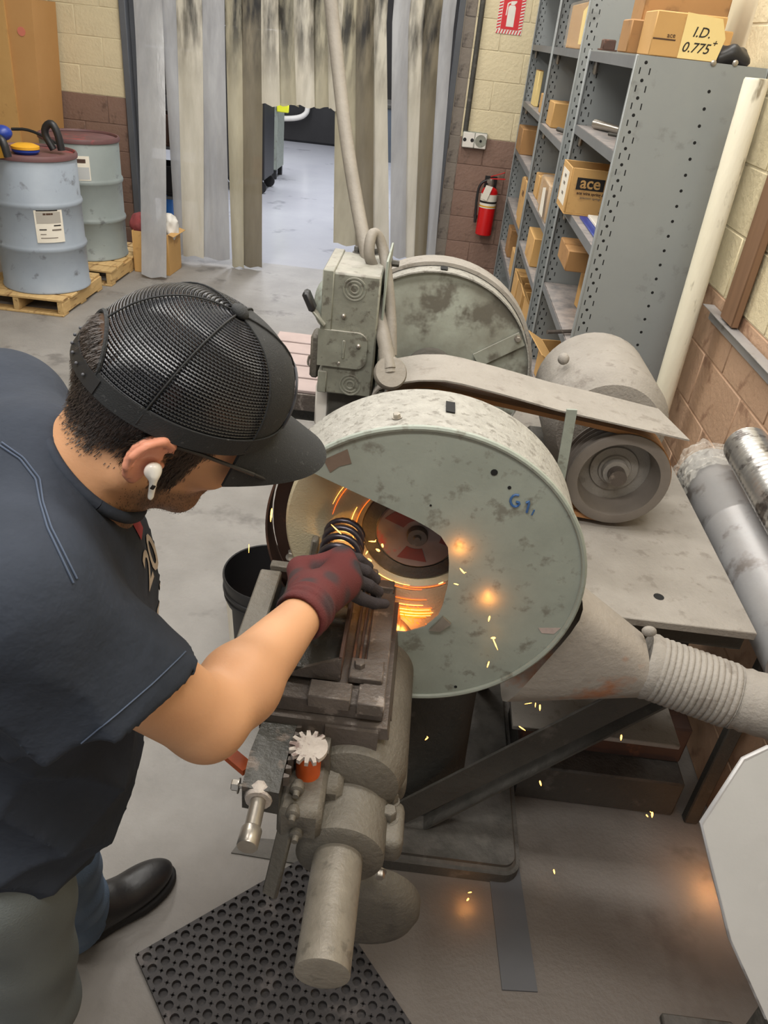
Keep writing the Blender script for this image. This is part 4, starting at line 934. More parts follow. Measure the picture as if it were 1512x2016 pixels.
# spindle pulley, belts, belt guard
PX, PZ, PY0, PY1, PR_ = .54, 1.013, 1.684, 1.775, .125
def pulley_prof(R, w_, nb):
    pr = [(R - .006, 0), (R, .03)]
    for i in range(nb):
        a = .1 + .85 * i / nb; d = .85 / nb
        pr += [(R, a), (R - .012, a + d * .35), (R - .012, a + d * .6), (R, a + d * .95)]
    return pr + [(R, .98), (R - .004, 1)]
MB().lathe(pulley_prof(.131, .09, 4), (GX, PY0, GZ), (GX, PY1, GZ), 48).part('spindle_pulley', M_oiled, grinder)
near = [Yp(px, py, 1.64) for px, py in ((728, 790), (736, 770), (755, 760), (777, 755), (821, 748), (873, 748), (910, 755), (984, 774), (1100, 807), (1358, 866))]
def gpath(u):
    L_ = [(q.x, q.z) for q in near]; ds = [0]
    for a, b in zip(L_, L_[1:]): ds.append(ds[-1] + math.hypot(b[0] - a[0], b[1] - a[1]))
    t = u * ds[-1]
    for i in range(len(ds) - 1):
        if t <= ds[i + 1] + 1e-9: break
    k = (t - ds[i]) / (ds[i + 1] - ds[i]); return (L_[i][0] + (L_[i + 1][0] - L_[i][0]) * k, L_[i][1] + (L_[i + 1][1] - L_[i][1]) * k)
far_end_x = near[-1].x - .035
def fguard(u, v):
    x, z = gpath(u); y = 1.64 + .165 * v
    if u > .75: x -= .035 * v * (u - .75) / .25
    return (x, y, z)
bg = MB().sheet(fguard, 40, 4, .004).part('belt_guard', M_dustmetal, grinder, 'dust covered sheet steel belt guard')
p0, p1 = Yp(1126, 806, 1.636), Yp(1104, 932, 1.636)
d = (p1 - p0).normalized(); pe = p0 + d * ((p0.z - .892) / -d.z)
MB().beam((p0.x, 1.636, p0.z), (pe.x, 1.636, .892), .024, .006, up=(0, 1, 0)).part('guard_strut', M_galv, grinder)
# belts: loop round both pulleys
def belt(yc, nm=M_belt):
    dx, dz = PX - GX, PZ - GZ; th = math.atan2(dz, dx); r1, r2 = .128, .122
    pts = []
    for k in range(25): a = th + PI / 2 + PI * k / 24; pts.append((GX + r1 * math.cos(a), GZ + r1 * math.sin(a)))
    for k in range(25): a = th - PI / 2 + PI * k / 24; pts.append((PX + r2 * math.cos(a), PZ + r2 * math.sin(a)))
    n_ = len(pts); b = MB(); R_ = []
    for i, (x, z) in enumerate(pts):
        x0, z0 = pts[i - 1]; x1, z1 = pts[(i + 1) % n_]; tx, tz = x1 - x0, z1 - z0; l = math.hypot(tx, tz); nx, nz_ = tz / l, -tx / l
        R_.append([b.bm.verts.new((x + nx * o, yc + s * wd, z + nz_ * o)) for o, s, wd in ((-.006, -1, .006), (.006, -1, .009), (.006, 1, .009), (-.006, 1, .006))])
    for i in range(n_):
        A, B_ = R_[i], R_[(i + 1) % n_]
        for k in range(4): b.bm.faces.new((A[k], A[(k + 1) % 4], B_[(k + 1) % 4], B_[k]))
    bmesh.ops.recalc_face_normals(b.bm, faces=b.bm.faces); b.part('drive_belt', nm, grinder)
for i in range(4): belt(1.702 + i * .0195)

# dust hood and ribbed hose at the right of the guard
hood = MB()
HY = 1.215
tp, bt = Yp(1143, 1168, HY), Yp(985, 1350, HY); nt_, nb_ = Yp(1272, 1245, HY), Yp(1262, 1368, HY)
nc = (nt_ + nb_) / 2; nr = (nt_ - nb_).length / 2 * .76; nd = Vector((1, -.16, -.34)).normalized()
bc = (tp + bt) / 2; bl_ = (tp - bt).length / 2; bu = (tp - bt).normalized()
nu_ = (nt_ - nb_).normalized()
def fhood(u, v):
    a = 2 * PI * u; ca, sa = math.cos(a), math.sin(a); s = v * v * (3 - 2 * v)
    k = (abs(ca) ** 5 + abs(sa) ** 5) ** (-1 / 5)
    q0 = bc + bu * (bl_ * sa * k) + Vector((0, 1, 0)) * (.072 * ca * k)
    q1 = nc + nu_ * (nr * sa) + Vector((0, 1, 0)) * (nr * ca)
    return q0.lerp(q1, s)
hood.grid(fhood, 32, 10); bmesh.ops.remove_doubles(hood.bm, verts=hood.bm.verts, dist=1e-5); hood.part('dust_hood', M_hood, grinder, 'dusty rust stained dust hood')
hose = thing('ribbed_hose', 'grey ribbed dust hose taped to the hood at the right of the guard', 'hose', nc)
h0 = nc; h1 = Yp(1445, 1372, 1.17); h2 = Yp(1560, 1405, 1.13)
def path_pts(ps, n_):
    out = []
    for i in range(n_ + 1):
        t = i / n_ * (len(ps) - 1); k = min(int(t), len(ps) - 2); out.append(ps[k].lerp(ps[k + 1], t - k))
    return out
MB().tube([h0 - (h1 - h0) * .02, h0 + (h1 - h0) * .06, h0 + (h1 - h0) * .14], [nr + .001, nr + .004, nr - .001], 28).part('tape_cuff', M_dustmetal, hose)
ps = path_pts([h0 + (h1 - h0) * .12, h0 + (h1 - h0) * .97], 92); rs = [nr - .0015 + .0035 * abs(math.sin(PI * i / 7.0)) ** .6 for i in range(93)]
MB().tube(ps, rs, 28).part('ribbed_tube', M_dustmetal, hose)
MB().tube(path_pts([h0 + (h1 - h0) * .95, h1, h2, h2 + (h2 - h1) * 1.5], 30), [nr - .002 + .0018 * math.sin(i * 2.7) for i in range(31)], 24).part('taped_end', M_dustmetal, hose)
q = Yp(1278, 1243, HY); MB().sphere((q.x, q.y, q.z), .012, 10, (1.3, .8, 1)).part('tape_fold', M_dustmetal, hose)

# ------------------------------------------------------------------ drive motor on the bench
motor = thing('drive_motor', 'dusty electric motor with a multi groove pulley on the steel bench', 'motor', (PX, 2.0, .872))
MC = Vector((PX - .02, 0, .872 + .018 + .165)); mr = .165
MB().lathe([(.06, 0), (mr - .03, .02), (mr - .01, .1), (mr, .14), (mr, .86), (mr - .02, .94), (mr - .06, 1.0), (.03, 1.0)], (PX - .005, 1.86, MC.z), (PX - .005, 2.24, MC.z), 40).part('motor_body', M_dustmetal, motor)
MB().bx((PX - .16, 1.9, .872), (PX + .15, 2.2, .9), .006).part('motor_base', M_darkiron, motor)
q = Yp(1102, 700, 2.0); MB().sphere((q.x + .012, 2.0, q.z - .008), .016, 12).part('lug', M_dustmetal, motor)
MB().tube([(PX - .12, 1.93, MC.z + .1), (PX, 1.925, MC.z + .168), (PX + .12, 1.93, MC.z + .1)], .003, 6, smooth=2).part('band', M_darkiron, motor)
MB().cyl((PX, PY0 + .01, PZ), (PX, 1.9, PZ), .022, n=18).part('shaft', M_oiled, motor)
M_pulley = mat('dusty_pulley_iron', (128, 120, 112), (112, 104, 97), sc=12, rough=.5, bump=.05)
pul = MB().lathe([(.09, .75), (.1, 0), (PR_ - .006, 0)] + pulley_prof(PR_, .09, 4)[1:] + [(.02, 1)], (PX, PY0, PZ), (PX, PY1, PZ), 64, cap=False).part('pulley', M_pulley, motor, 'dusty grooved pulley')
MB().lathe([(.02, .62), (.04, .6), (.042, .66), (.06, .68), (.062, .75), (.092, .76)], (PX, PY0, PZ), (PX, PY1, PZ), 48, cap=False).part('pulley_web', M_dustmetal, pul)
MB().lathe([(.0, .52), (.012, .52), (.013, .42), (.02, .4), (.032, .43), (.034, .64)], (PX, PY0, PZ), (PX, PY1, PZ), 32, cap=False).part('pulley_hub', M_dustmetal, pul)

# ------------------------------------------------------------------ steel bench under the motor
bench = thing('steel_bench', 'low steel bench with a dusty plate top carrying the motor', 'bench', (.58, 1.85, 0))
BT = .872
tpl = MB().bx((.33, 1.325, BT - .02), (.812, 2.5, BT), .002).part('top_plate', M_dustmetal, bench)
q = Zp(1297, 1175, BT); MB().lathe([(0, 0), (.012, 0), (.012, 1), (0, 1)], (q.x, q.y, BT - .001), (q.x, q.y, BT + .0006), 16).part('hole', M_hole, tpl)
for x in (.36, .79):
    for y in (1.9, 2.46):
        sx = 1 if x < .5 else -1; sy = 1 if y < 2 else -1
        b = MB(); b.bx((x - .025, y - .003, 0), (x + .025, y + .003, BT - .02)); b.bx((x - sx * .025 - .003, y, 0), (x - sx * .025 + .003, y + sy * .05, BT - .02)); b.part('leg', M_darkiron, bench)
for y in (1.36, 2.46): MB().bx((.335, y - .004, BT - .075), (.808, y + .004, BT - .02)).part('apron', M_darkiron, bench)
for x in (.337, .806): MB().bx((x - .004, 1.36, BT - .075), (x + .004, 2.46, BT - .02)).part('apron', M_darkiron, bench)
MB().bx((.36, 1.375, .435), (.785, 2.2, .45), .002).part('shelf_plate', M_dustmetal, bench)
b0, b1 = Vector((.66, 1.40, .80)), Vector((.08, 1.395, .12))
br = MB(); br.beam(Yp(1320, 1335, 1.33), Yp(765, 1612, 1.33), .075, .008, up=(0, 1, 0)); br.beam(Yp(1320, 1372, 1.352), Yp(765, 1656, 1.352), .006, .045, up=(0, 1, 0)); br.part('brace', M_darkiron, bench)
for i, (x0_, y0, z0, z1) in enumerate(((.45, 1.52, 0, .14), (.45, 1.60, .1405, .28))):
    MB().bx((x0_, y0, z0), (.93, y0 + .3 - .06 * i, z1), .006).obj('timber_block', (M_darkiron, M_rust)[i], ['long dark timber block on the floor under the bench', 'brown timber block stacked on the dark one under the bench'][i], 'block')
# ------------------------------------------------------------------ ducts along the right wall
dA0, dA1 = Vector((.935, 2.12, .845)), Vector((.935, 1.3, .823))
t = thing('round_duct', 'fat galvanised duct lying along the right wall beside the bench', 'duct', (.93, 1.6, .8))
Ld = (dA1 - dA0).length
MB().lathe([(.085, 0), (.092, .012), (.092, .38), (.094, .384), (.094, .392), (.092, .396), (.092, 1)], dA0, dA1, 36).part('duct_tube', M_duct, t)
MB().lathe([(.0, -.005), (.06, -.012), (.086, -.004), (.09, .01)], dA0, dA1, 30, cap=False).part('end_cap', M_duct, t)
for y in (1.5, 1.95): MB().bx((.96, y, 0), (1.0, y + .03, .75), .004).part('support', M_darkiron, t)
def fwrap(u, v):
    c = dA0.lerp(dA1, -.01 + .17 * v + .02 * math.sin(u * 9)); a = -.5 + 2.8 * u
    k = mnoise.noise(Vector((u * 9, v * 7, 3.1))) + .6 * mnoise.noise(Vector((u * 21, v * 17, 1.7)))
    r = .103 + .012 * k; return c + Vector((-math.cos(a) * r, 0, math.sin(a) * r)) + Vector((0, .02 * mnoise.noise(Vector((u * 12, v * 9, 8))), 0))
MB().grid(fwrap, 44, 22).part('clear_wrap', M_bagplastic, t, 'crumpled clear plastic wrap', ang=15)
fA, fB = Vector((.955, 1.99, 1.01)), Vector((.945, 1.40, .985))
ps = [fA.lerp(fB, i / 150) for i in range(151)]
MB().tube(ps, [.058 + .003 * math.sin(2 * PI * i / 5.0) for i in range(151)], 28).obj('flexible_duct', M_flex, 'shiny ribbed aluminium flexible duct resting on the fat duct', 'duct')
# ------------------------------------------------------------------ starter box with its lever, and the conduit
t = thing('starter_box', 'dusty grey green motor starter box with a black lever, standing behind the near guard', 'switch box', (-.15, 1.75, 1.165))
x0, x1, z0, z1, y0, y1 = -.212, -.088, 1.165, 1.447, 1.66, 1.85
MB().bx((x0 + .004, y0, z0), (x1, y1, z1), .004).part('box', M_box, t)
MB().bx((x0 - .003, y0 - .004, z0 + .13), (x0 + .022, y1 + .003, z1 + .004), .002).part('hinged_cover', M_box, t)
MB().bx((x0 - .003, y0 - .004, z0 + .002), (x0 + .018, y0 + .06, z0 + .055), .002).part('latch', M_box, t)
def rr_poly(xa, xb, za, zb, r, y):
    P = []
    for cx_, cz_, a0 in ((xb - r, za + r, -PI / 2), (xb - r, zb - r, 0)): P += [(cx_ + r * math.cos(a0 + PI / 2 * k / 6), y, cz_ + r * math.sin(a0 + PI / 2 * k / 6)) for k in range(7)]
    return P + [(xa, y, zb), (xa, y, za)]
MB().prism(rr_poly(x0 - .006, x1 - .018, z0 + .07, z0 + .155, .024, y0 - .007), (0, .008, 0)).part('front_plate', M_box, t)
MB().bx((x0 + .05, y0 - .009, z0 + .092), (x0 + .056, y0 - .006, z0 + .135), .001).part('indicator', M_box, t)
for (px, py) in ((698, 570), (689, 758)):
    q = Yp(px, py, y0)
    for r in (.024, .017, .009):
        MB().lathe([(r - .0022, 0), (r - .0015, 1), (r + .0015, 1), (r + .0022, 0)], (q.x, y0 + .0004, q.z), (q.x, y0 - .0014, q.z), 32, cap=False).part('knockout_ring', M_box, t)
for (px, py) in ((676, 623), (667, 715), (706, 681)):
    q = Yp(px, py, y0 - .006); MB().sphere((q.x, y0 - .003 if py != 681 else y0 - .008, q.z), .0055, 12).part('rivet', M_bright, t, 'bright rivet')
for (px, py) in ((703, 497), (738, 500)):
    q = Zp(px, py, z1); MB().hexbolt((q.x, q.y, z1), (0, 0, 1), .008, .014).part('bolt', M_darkiron, t)
MB().bx((x1 + .006, y0 + .02, z0 - .03), (x1 + .011, y1 + .01, z1 + .03), .001).part('mount_plate', M_galv, t)
MB().cyl((x1 - .002, y0 + .1, z0 + .05), (x1 + .007, y0 + .1, z0 + .05), .012).part('spacer', M_darkiron, t)
MB().hexbolt((x1 + .011, y1 - .02, z1 - .01), (1, 0, 0), .008, .018).part('bolt', M_darkiron, t)
MB().hexbolt((x1 + .011, y0 + .04, z0 + .01), (1, 0, 0), .007, .018).part('bolt', M_darkiron, t)
MB().sphere((x0 - .002, 1.735, z0 + .19), .055, 20, (.5, 1, 1)).part('side_dome', M_galv, t)
la, lb, lc = Yp(640, 640, 1.655), Yp(617, 610, 1.655), Yp(606, 590, 1.655)
MB().beam(la, lb, .006, .026, up=(0, 1, 0), bev=.002).part('lever_arm', M_box, t)
MB().beam(lb + (lb - lc) * .05, Yp(601, 572, 1.655), .016, .032, up=(0, 1, 0), bev=.005).part('lever_grip', M_black, t, 'black lever grip')
q = Yp(604, 592, 1.644); MB().sphere((q.x, 1.645, q.z), .004, 10).part('grip_screw', M_bright, t)
MB().bx((x0 - .028, 1.69, z0 + .02), (x0 - .006, 1.75, z0 + .125), .006).part('lever_housing', M_castiron, t)
MB().tube([(x0 - .006, 1.70, z0 + .075), (x0 - .03, 1.70, z0 + .075), (x0 - .034, 1.70, z0 + .05), (x0 - .026, 1.70, z0 + .046), (x0 - .006, 1.70, z0 + .046)], .003, 6, smooth=1).part('wire_loop', M_bright, t)
MB().bx((x0 - .012, 1.70, 1.06), (x0 + .02, 1.78, z0 + .001), .004).part('post', M_white, t, 'pale chipped support post')
MB().bx((x0 + .02, 1.69, .98), (x1 + .01, 1.83, z0 + .001), .004).part('pedestal', M_darkiron, t)
# conduit: leans from a round flange up towards the ceiling
t = thing('leaning_conduit', 'bent grey conduit pipe rising from a round flange beside the starter box to the ceiling', 'conduit', (-.04, 1.6, 1.27))
cps = []
for i, (px, py) in enumerate(((767, 728), (757, 672), (745, 610), (731, 540), (718, 480), (706, 420), (690, 330), (676, 230), (664, 120), (651, 0))):
    cps.append(Yp(px, py, 1.615 + .62 * (i / 9) ** 1.2))
top = cps[-1] + (cps[-1] - cps[-2]) * ((3.39 - cps[-1].z) / (cps[-1].z - cps[-2].z)); cps.append(top)
MB().tube(cps, [.0165] * len(cps), 16, smooth=2).part('pipe', M_conduit, t)
MB().lathe([(.0, 0), (.034, 0), (.037, .2), (.037, .8), (.034, 1), (0, 1)], cps[0] + Vector((0, .006, -.014)), cps[0] + Vector((.004, -.012, .0)), 26).part('flange', M_conduit, t)
MB().cyl(cps[0] + Vector((0, .0, -.01)), cps[0] + (cps[1] - cps[0]).normalized() * .05, .02, .018, 16).part('coupling', M_conduit, t)
lp = [Yp(771, 700, 1.66), Yp(771, 640, 1.69), Yp(765, 560, 1.74), Yp(757, 500, 1.79), Yp(745, 462, 1.80), Yp(733, 458, 1.79), Yp(727, 480, 1.77), Yp(726, 505, 1.76), Vector((-.115, 1.77, 1.44))]
MB().tube(lp, [.0125] * len(lp), 12, smooth=2).obj('cable_loop', M_conduit, 'grey flexible cable looping from the starter box down behind the conduit', 'cable')

# ------------------------------------------------------------------ far feed table
FT = 1.0
t = thing('far_feed_table', 'ribbed steel work table of the far grinding head, left of the starter box', 'table', (-.33, 2.25, .9))
MB().bx((-.46, 2.02, FT - .06), (-.235, 2.49, FT - .006), .003).part('table_slab', M_oiled, t)
for i in range(5):
    y = 2.02 + i * .095
    MB().bx((-.46, y + .004, FT - .006), (-.235, y + .088, FT + .004), .002).part('rib', mat('pinkish_dust_steel', (168, 150, 146), (150, 134, 130), sc=9, rough=.5, bump=.05) if i == 0 else MATS['pinkish_dust_steel'], t)
MB().bx((-.38, 2.06, FT - .11), (-.22, 2.2, FT - .06), .006).part('saddle', M_darkiron, t)
MB().hexbolt((-.39, 2.1, FT - .085), (-1, 0, 0), .011, .03).part('bolt', M_bright, t)
MB().bx((-.25, 2.2, .8), (.0, 2.4, .94), .02).part('arm', M_darkiron, t)
MB().cyl((-.18, 2.36, 0), (-.18, 2.36, .82), .035, n=18).part('post', M_darkiron, t)

# ------------------------------------------------------------------ feed table in front of the near wheel
T = .985
ft_ = thing('feed_table', 'oily steel feed table with clamps, rack and round arm in front of the near wheel', 'work table', (-.02, .95, .78))
def zrect(x0p, y0p, x1p, y1p, z):
    """world rectangle from two opposite corners seen on the plane z"""
    a, b = Zp(x0p, y0p, z), Zp(x1p, y1p, z); return min(a.x, b.x), min(a.y, b.y), max(a.x, b.x), max(a.y, b.y)
TXR, TYN, TYF = .021, .872, 1.193
slab = MB(); slab.bx((-.19, TYN + .01, T - .045), (TXR, TYF, T - .012), .002); slab.part('table_slab', M_oiled, ft_)
MB().bx((-.247, .80, T - .04), (-.205, TYF, T + .002), .003).part('side_plate', M_castiron, ft_, 'pale worn side plate')
MB().bx((-.202, .84, T - .05), (-.192, TYF - .01, T - .03)).part('side_gap', M_hole, ft_)
# top plates with the slot between them
sx0 = Zp(692, 1290, T).x; sx1 = Zp(722, 1290, T).x
MB().bx((-.19, TYN + .06, T - .012), (sx0 - .05, TYF, T), .002).part('top_plate', M_oildark, ft_)
MB().bx((sx1, TYN + .012, T - .012), (TXR, TYF - .002, T), .002).part('top_plate', M_oiled, ft_)
a = zrect(612, 1340, 690, 1382, T); MB().bx((a[0], TYN, T - .02), (a[2], a[3], T + .006), .002).part('front_plate', M_oiled, ft_)
a = zrect(707, 1350, 762, 1396, T); MB().bx((a[0], TYN - .004, T - .02), (TXR, a[3], T + .006), .002).part('front_plate', M_oiled, ft_)
a = zrect(692, 1296, 753, 1344, T + .006); MB().bx((a[0], a[1], T - .004), (a[2], a[3], T + .010), .002).part('clamp_plate', M_oiled, ft_)
q = Zp(708, 1310, T + .012); MB().hexbolt((q.x, q.y, T + .009), (0, 0, 1), .0095, .012).part('bolt', M_oiled, ft_)
a = zrect(724, 1140, 776, 1162, T + .01); MB().bx((a[0], a[1], T - .002), (a[2], a[3], T + .014), .002).part('clamp_plate', M_oiled, ft_)
q = Zp(735, 1130, T + .016); MB().hexbolt((q.x, q.y - .004, T + .013), (0, 0, 1), .0105, .013).part('bolt', M_darkiron, ft_)
a = zrect(540, 1088, 592, 1108, T + .012); MB().bx((a[0], a[1], T - .002), (a[2], min(a[3], TYF), T + .012), .002).part('clamp_plate', M_castiron, ft_)
q = Zp(577, 1097, T + .012); MB().hexbolt((q.x, q.y, T + .011), (0, 0, 1), .011, .016).part('bolt', M_bright, ft_, 'bright hexagon bolt')
# angle iron tray that carries the spring
e0 = Zp(697, 1185, T + .055); e1 = Zp(683, 1297, T + .05)
vx = e0.x - .006
tr = MB(); tr.bx((vx - .003, e1.y, T), (vx + .003, TYF - .03, T + .052), .001); tr.part('tray_rail', M_rust, ft_, 'rusty upright rail')
MB().bx((-.165, e1.y - .006, T), (-.16, TYF - .03, T + .03), .001).part('tray_rail', M_oildark, ft_)
MB().bx((-.165, e1.y, T), (vx, TYF - .03, T + .02), .001).part('tray_floor', M_oildark, ft_)
MB().prism([(vx - .095, e1.y - .002, T), (vx + .002, e1.y - .002, T), (vx + .002, e1.y - .002, T + .05), (vx - .06, e1.y - .002, T + .02)], (0, .006, 0)).part('gusset', M_oiled, ft_)
for i in range(3): MB().bx((sx0 + .002 + i * .011, TYN + .08, T - .011), (sx0 + .007 + i * .011, TYF - .03, T - .003 + .004 * (i == 0)), .001).part('slot_rib', M_rust, ft_)
q = Zp(612, 1090, T + .05); MB().beam((q.x, q.y, T), (q.x + .008, q.y + .0, T + .088), .014, .022, up=(0, 1, 0), bev=.003).part('stop', M_castiron, ft_)
# saddle under the table
sd = MB(); sd.prism([(-.18, .868, .94), (.03, .868, .94), (.035, .868, .915), (-.18, .868, .905)], (0, .33, 0)); sd.prism([(-.16, .93, .91), (.035, .93, .91), (.05, .93, .82), (-.10, .93, .82)], (0, .28, 0)); sd.part('saddle', M_oiled, ft_)
a = [Zp(px, py, .935) for px, py in ((640, 1390), (742, 1420), (745, 1445), (640, 1430))]
MB().prism(a, (0, 0, -.05)).part('saddle_lip', M_oiled, ft_)
# round arm below, along y
AX, AZ = -.024, .765
arm = MB(); arm.lathe([(.037, 0), (.0405, .004), (.0405, 1)], (AX, .565, AZ), (AX, .80, AZ), 40); arm.part('round_arm', M_arm, ft_)
bd = MB(); bd.lathe([(.062, 0), (.072, .008), (.073, .05), (.073, .15), (.078, .16), (.079, .98), (.07, 1)], (AX + .002, .745, AZ), (AX + .002, 1.42, AZ), 44); bd.part('arm_housing', M_castiron, ft_)
MB().lathe([(.05, 0), (.078, .03), (.09, .10), (.092, .2), (.092, 1)], (AX + .008, .835, .818), (AX + .008, 1.3, .818), 44).part('housing_neck', M_castiron, ft_)
for y0_, y1_ in ((.775, .865), (.895, .985)):
    MB().bx((AX + .05, y0_, AZ - .045), (AX + .104, y1_, AZ + .012), .016, 3).part('clamp_lug', M_castiron, ft_)
for px, py, r in ((770, 1452, .012), (772, 1500, .0095), (775, 1563, .0095), (767, 1595, .013)):
    q = Zp(px, py, AZ + .03); MB().hexbolt((min(q.x, AX + .092), q.y, AZ + .010), (0, 0, 1), r, .022).part('bolt', M_castiron, ft_)
q = Zp(748, 1510, AZ + .05); MB().sphere((AX + .062, q.y, AZ + .045), .014, 12).part('plug', M_castiron, ft_)
web = MB(); web.prism([(AX - .06, .83, AZ + .03), (AX - .03, .83, AZ + .09), (AX - .035, .83, AZ + .145), (AX - .11, .83, AZ + .145), (AX - .12, .83, AZ + .02)], (0, .36, 0)); web.part('arm_web', M_castiron, ft_)
# round swivel disc below the arm
dq = Yp(716, 1797, .87)
MB().lathe([(.0, 0), (.07, .02), (.1, .25), (.112, .6), (.113, 1), (0, 1)], (dq.x, .85, dq.z), (dq.x, .90, dq.z), 48, cap=False).part('hand_wheel', M_castiron, ft_, 'round grey disc below the arm')
MB().cyl((dq.x, .88, dq.z), (dq.x, 1.3, dq.z), .03, n=18).part('wheel_shaft', M_darkiron, ft_)
MB().bx((dq.x - .04, 1.2, dq.z - .05), (dq.x + .04, 1.42, AZ), .01).part('bracket', M_darkiron, ft_)
q = Yp(748, 1722, .845); MB().hexbolt((q.x, .852, q.z), (0, -1, 0), .009, .014).part('bolt', M_bright, ft_)
# slide body with rack teeth, pinion, plunger, lever
ZS = .925
sp = [Zp(px, py, ZS) for px, py in ((527, 1395), (594, 1388), (588, 1420), (577, 1450), (566, 1490), (556, 1530), (549, 1562), (476, 1548), (492, 1480))]
MB().prism(sp, (0, 0, -.05)).part('slide_body', M_oildark, ft_)
ta, tb_ = Zp(594, 1392, ZS), Zp(556, 1535, ZS); td = (tb_ - ta).normalized(); tn = Vector((-td.y, td.x, 0)) * (1 if Vector((-td.y, td.x, 0)).x > 0 else -1)
rk = MB(); nt2 = 9
for i in range(nt2):
    c = ta + td * ((tb_ - ta).length * (i + .5) / nt2)
    rk.prism([c - td * .0042, c - td * .0022 + tn * .0085, c + td * .0022 + tn * .0085, c + td * .0042], (0, 0, -.02))
rk.part('rack_teeth', M_oiled, ft_)
pc = Zp(609, 1476, ZS + .004); gp = []; rp, ra = .0225, .0325
for i in range(15):
    a0 = 2 * PI * i / 15 + .1
    if -0.9 < math.atan2(math.sin(a0), math.cos(a0)) < 0.75: gp += [(pc.x + .029 * math.cos(a0 + k * .1), pc.y + .029 * math.sin(a0 + k * .1), ZS + .004) for k in (-1.6, -.5, .5, 1.6)]; continue
    for da, r in ((-.17, rp), (-.085, ra), (.085, ra), (.17, rp)): gp.append((pc.x + r * math.cos(a0 + da), pc.y + r * math.sin(a0 + da), ZS + .004))
MB().prism(gp, (0, 0, .008)).part('pinion', mat('pale_chipped_paint', (206, 196, 186), (170, 158, 148), sc=30, rough=.5, bump=.3, bsc=120, c3=(130, 110, 104), sc3=40, amt3=.4), ft_, 'pale pinion gear')
MB().cyl((pc.x, pc.y, ZS - .06), (pc.x, pc.y, ZS + .004), .02).part('pinion_shaft', M_orange, ft_, 'orange painted shaft')
oa, ob = Zp(425, 1462, .86), Zp(488, 1515, .86)
MB().beam(oa, ob, .022, .012).part('orange_bar', M_orange, ft_, 'orange painted bar')
s0, s1, s2 = Zp(512, 1560, .905), Zp(496, 1632, .905), Zp(486, 1668, .905)
MB().tube([s0, s1], [.0118, .0118], 20).part('plunger', M_bright, ft_); MB().lathe([(.0145, 0), (.0155, .06), (.0155, .94), (.0145, 1)], s1, s2, 24).part('plunger_knob', M_bright, ft_)
MB().lathe([(.02, 0), (.024, .5), (.02, 1)], s0 + (s0 - s1) * .12, s0 + (s1 - s0) * .25, 14).part('plunger_gland', MATS['pale_chipped_paint'], ft_)
q = Zp(456, 1545, .905); MB().hexbolt((q.x + .012, q.y, .905), (-1, 0, 0), .009, .012).part('bolt', M_bright, ft_)
MB().tube([(q.x + .012, q.y, .905), (q.x + .04, q.y + .003, .905)], .004, 8).part('bolt_shank', M_bright, ft_)
v0, v1 = Zp(573, 1590, .86), Zp(531, 1762, .70)
MB().beam(v0, v1, .026, .012, bev=.003).part('lever', M_castiron, ft_)
MB().bx((v0.x - .02, v0.y - .02, .81), (v0.x + .05, v0.y + .08, .875), .008).part('lever_block', M_castiron, ft_)
for px, py, z in ((585, 1552, .89), (577, 1600, .87), (583, 1640, .83)):
    q = Zp(px, py, z); MB().lathe([(.008, 0), (.011, .3), (.011, .6), (.006, .7), (.005, 1)], (q.x, q.y + .012, z), (q.x, q.y - .016, z), 12).part('fitting', M_castiron, ft_)
MB().bx((-.10, .80, .79), (-.03, .95, .86), .01).part('fitting_block', M_castiron, ft_)

# ------------------------------------------------------------------ the coil spring being ground
spr = MB(); SX, SZ, SR, wr_ = -.088, 1.088, .0345, .0064
pts = []; turns = 6.6; ys, ye = 1.02, 1.1965; N_ = int(turns * 22)
for i in range(N_ + 1):
    u = i / N_; e = u if True else u
    pitch = ys + (ye - ys) * (0.5 - 0.5 * math.cos(PI * u)) * .25 + (ye - ys) * u * .75
    a = 2 * PI * turns * u; pts.append((SX + SR * math.cos(a), pitch, SZ + SR * math.sin(a)))
spr.tube(pts, wr_, 10).obj('coil_spring', M_spring, 'dark steel coil spring held by the gloved hand against the grinding wheel', 'spring')

# ------------------------------------------------------------------ on the floor
bkc = Zp(532, 1124, .37); bkx, bky = bkc.x, bkc.y
t = thing('black_bucket', 'black plastic bucket with a white side label on the floor behind the feed table', 'bucket', (bkx, bky, 0))
MB().lathe([(0, .012), (.126, .012), (.147, .995), (.151, 1), (.153, .99), (.153, .955), (.148, .95), (.148, .87), (.153, .865), (.153, .845), (.146, .84), (.146, .80), (.150, .795), (.150, .78), (.144, .775), (.129, .02), (.126, 0), (0, 0)], (bkx, bky, 0), (bkx, bky, .37), 48, cap=False).part('bucket', M_black, t)
def flab(u, v):
    a = PI + .15 + (.62) * u; r = .1305 + .013 * v; return (bkx + r * math.cos(a), bky + r * math.sin(a), .03 + .24 * v)
MB().sheet(flab, 8, 2, .001).part('label', M_paper, t, 'white label')
MB().lathe([(0, 0), (.131, 0)], (bkx, bky, .13), (bkx, bky, .13 + 1e-4), 40, cap=False).part('contents', M_rust, t, 'rusty grit inside')
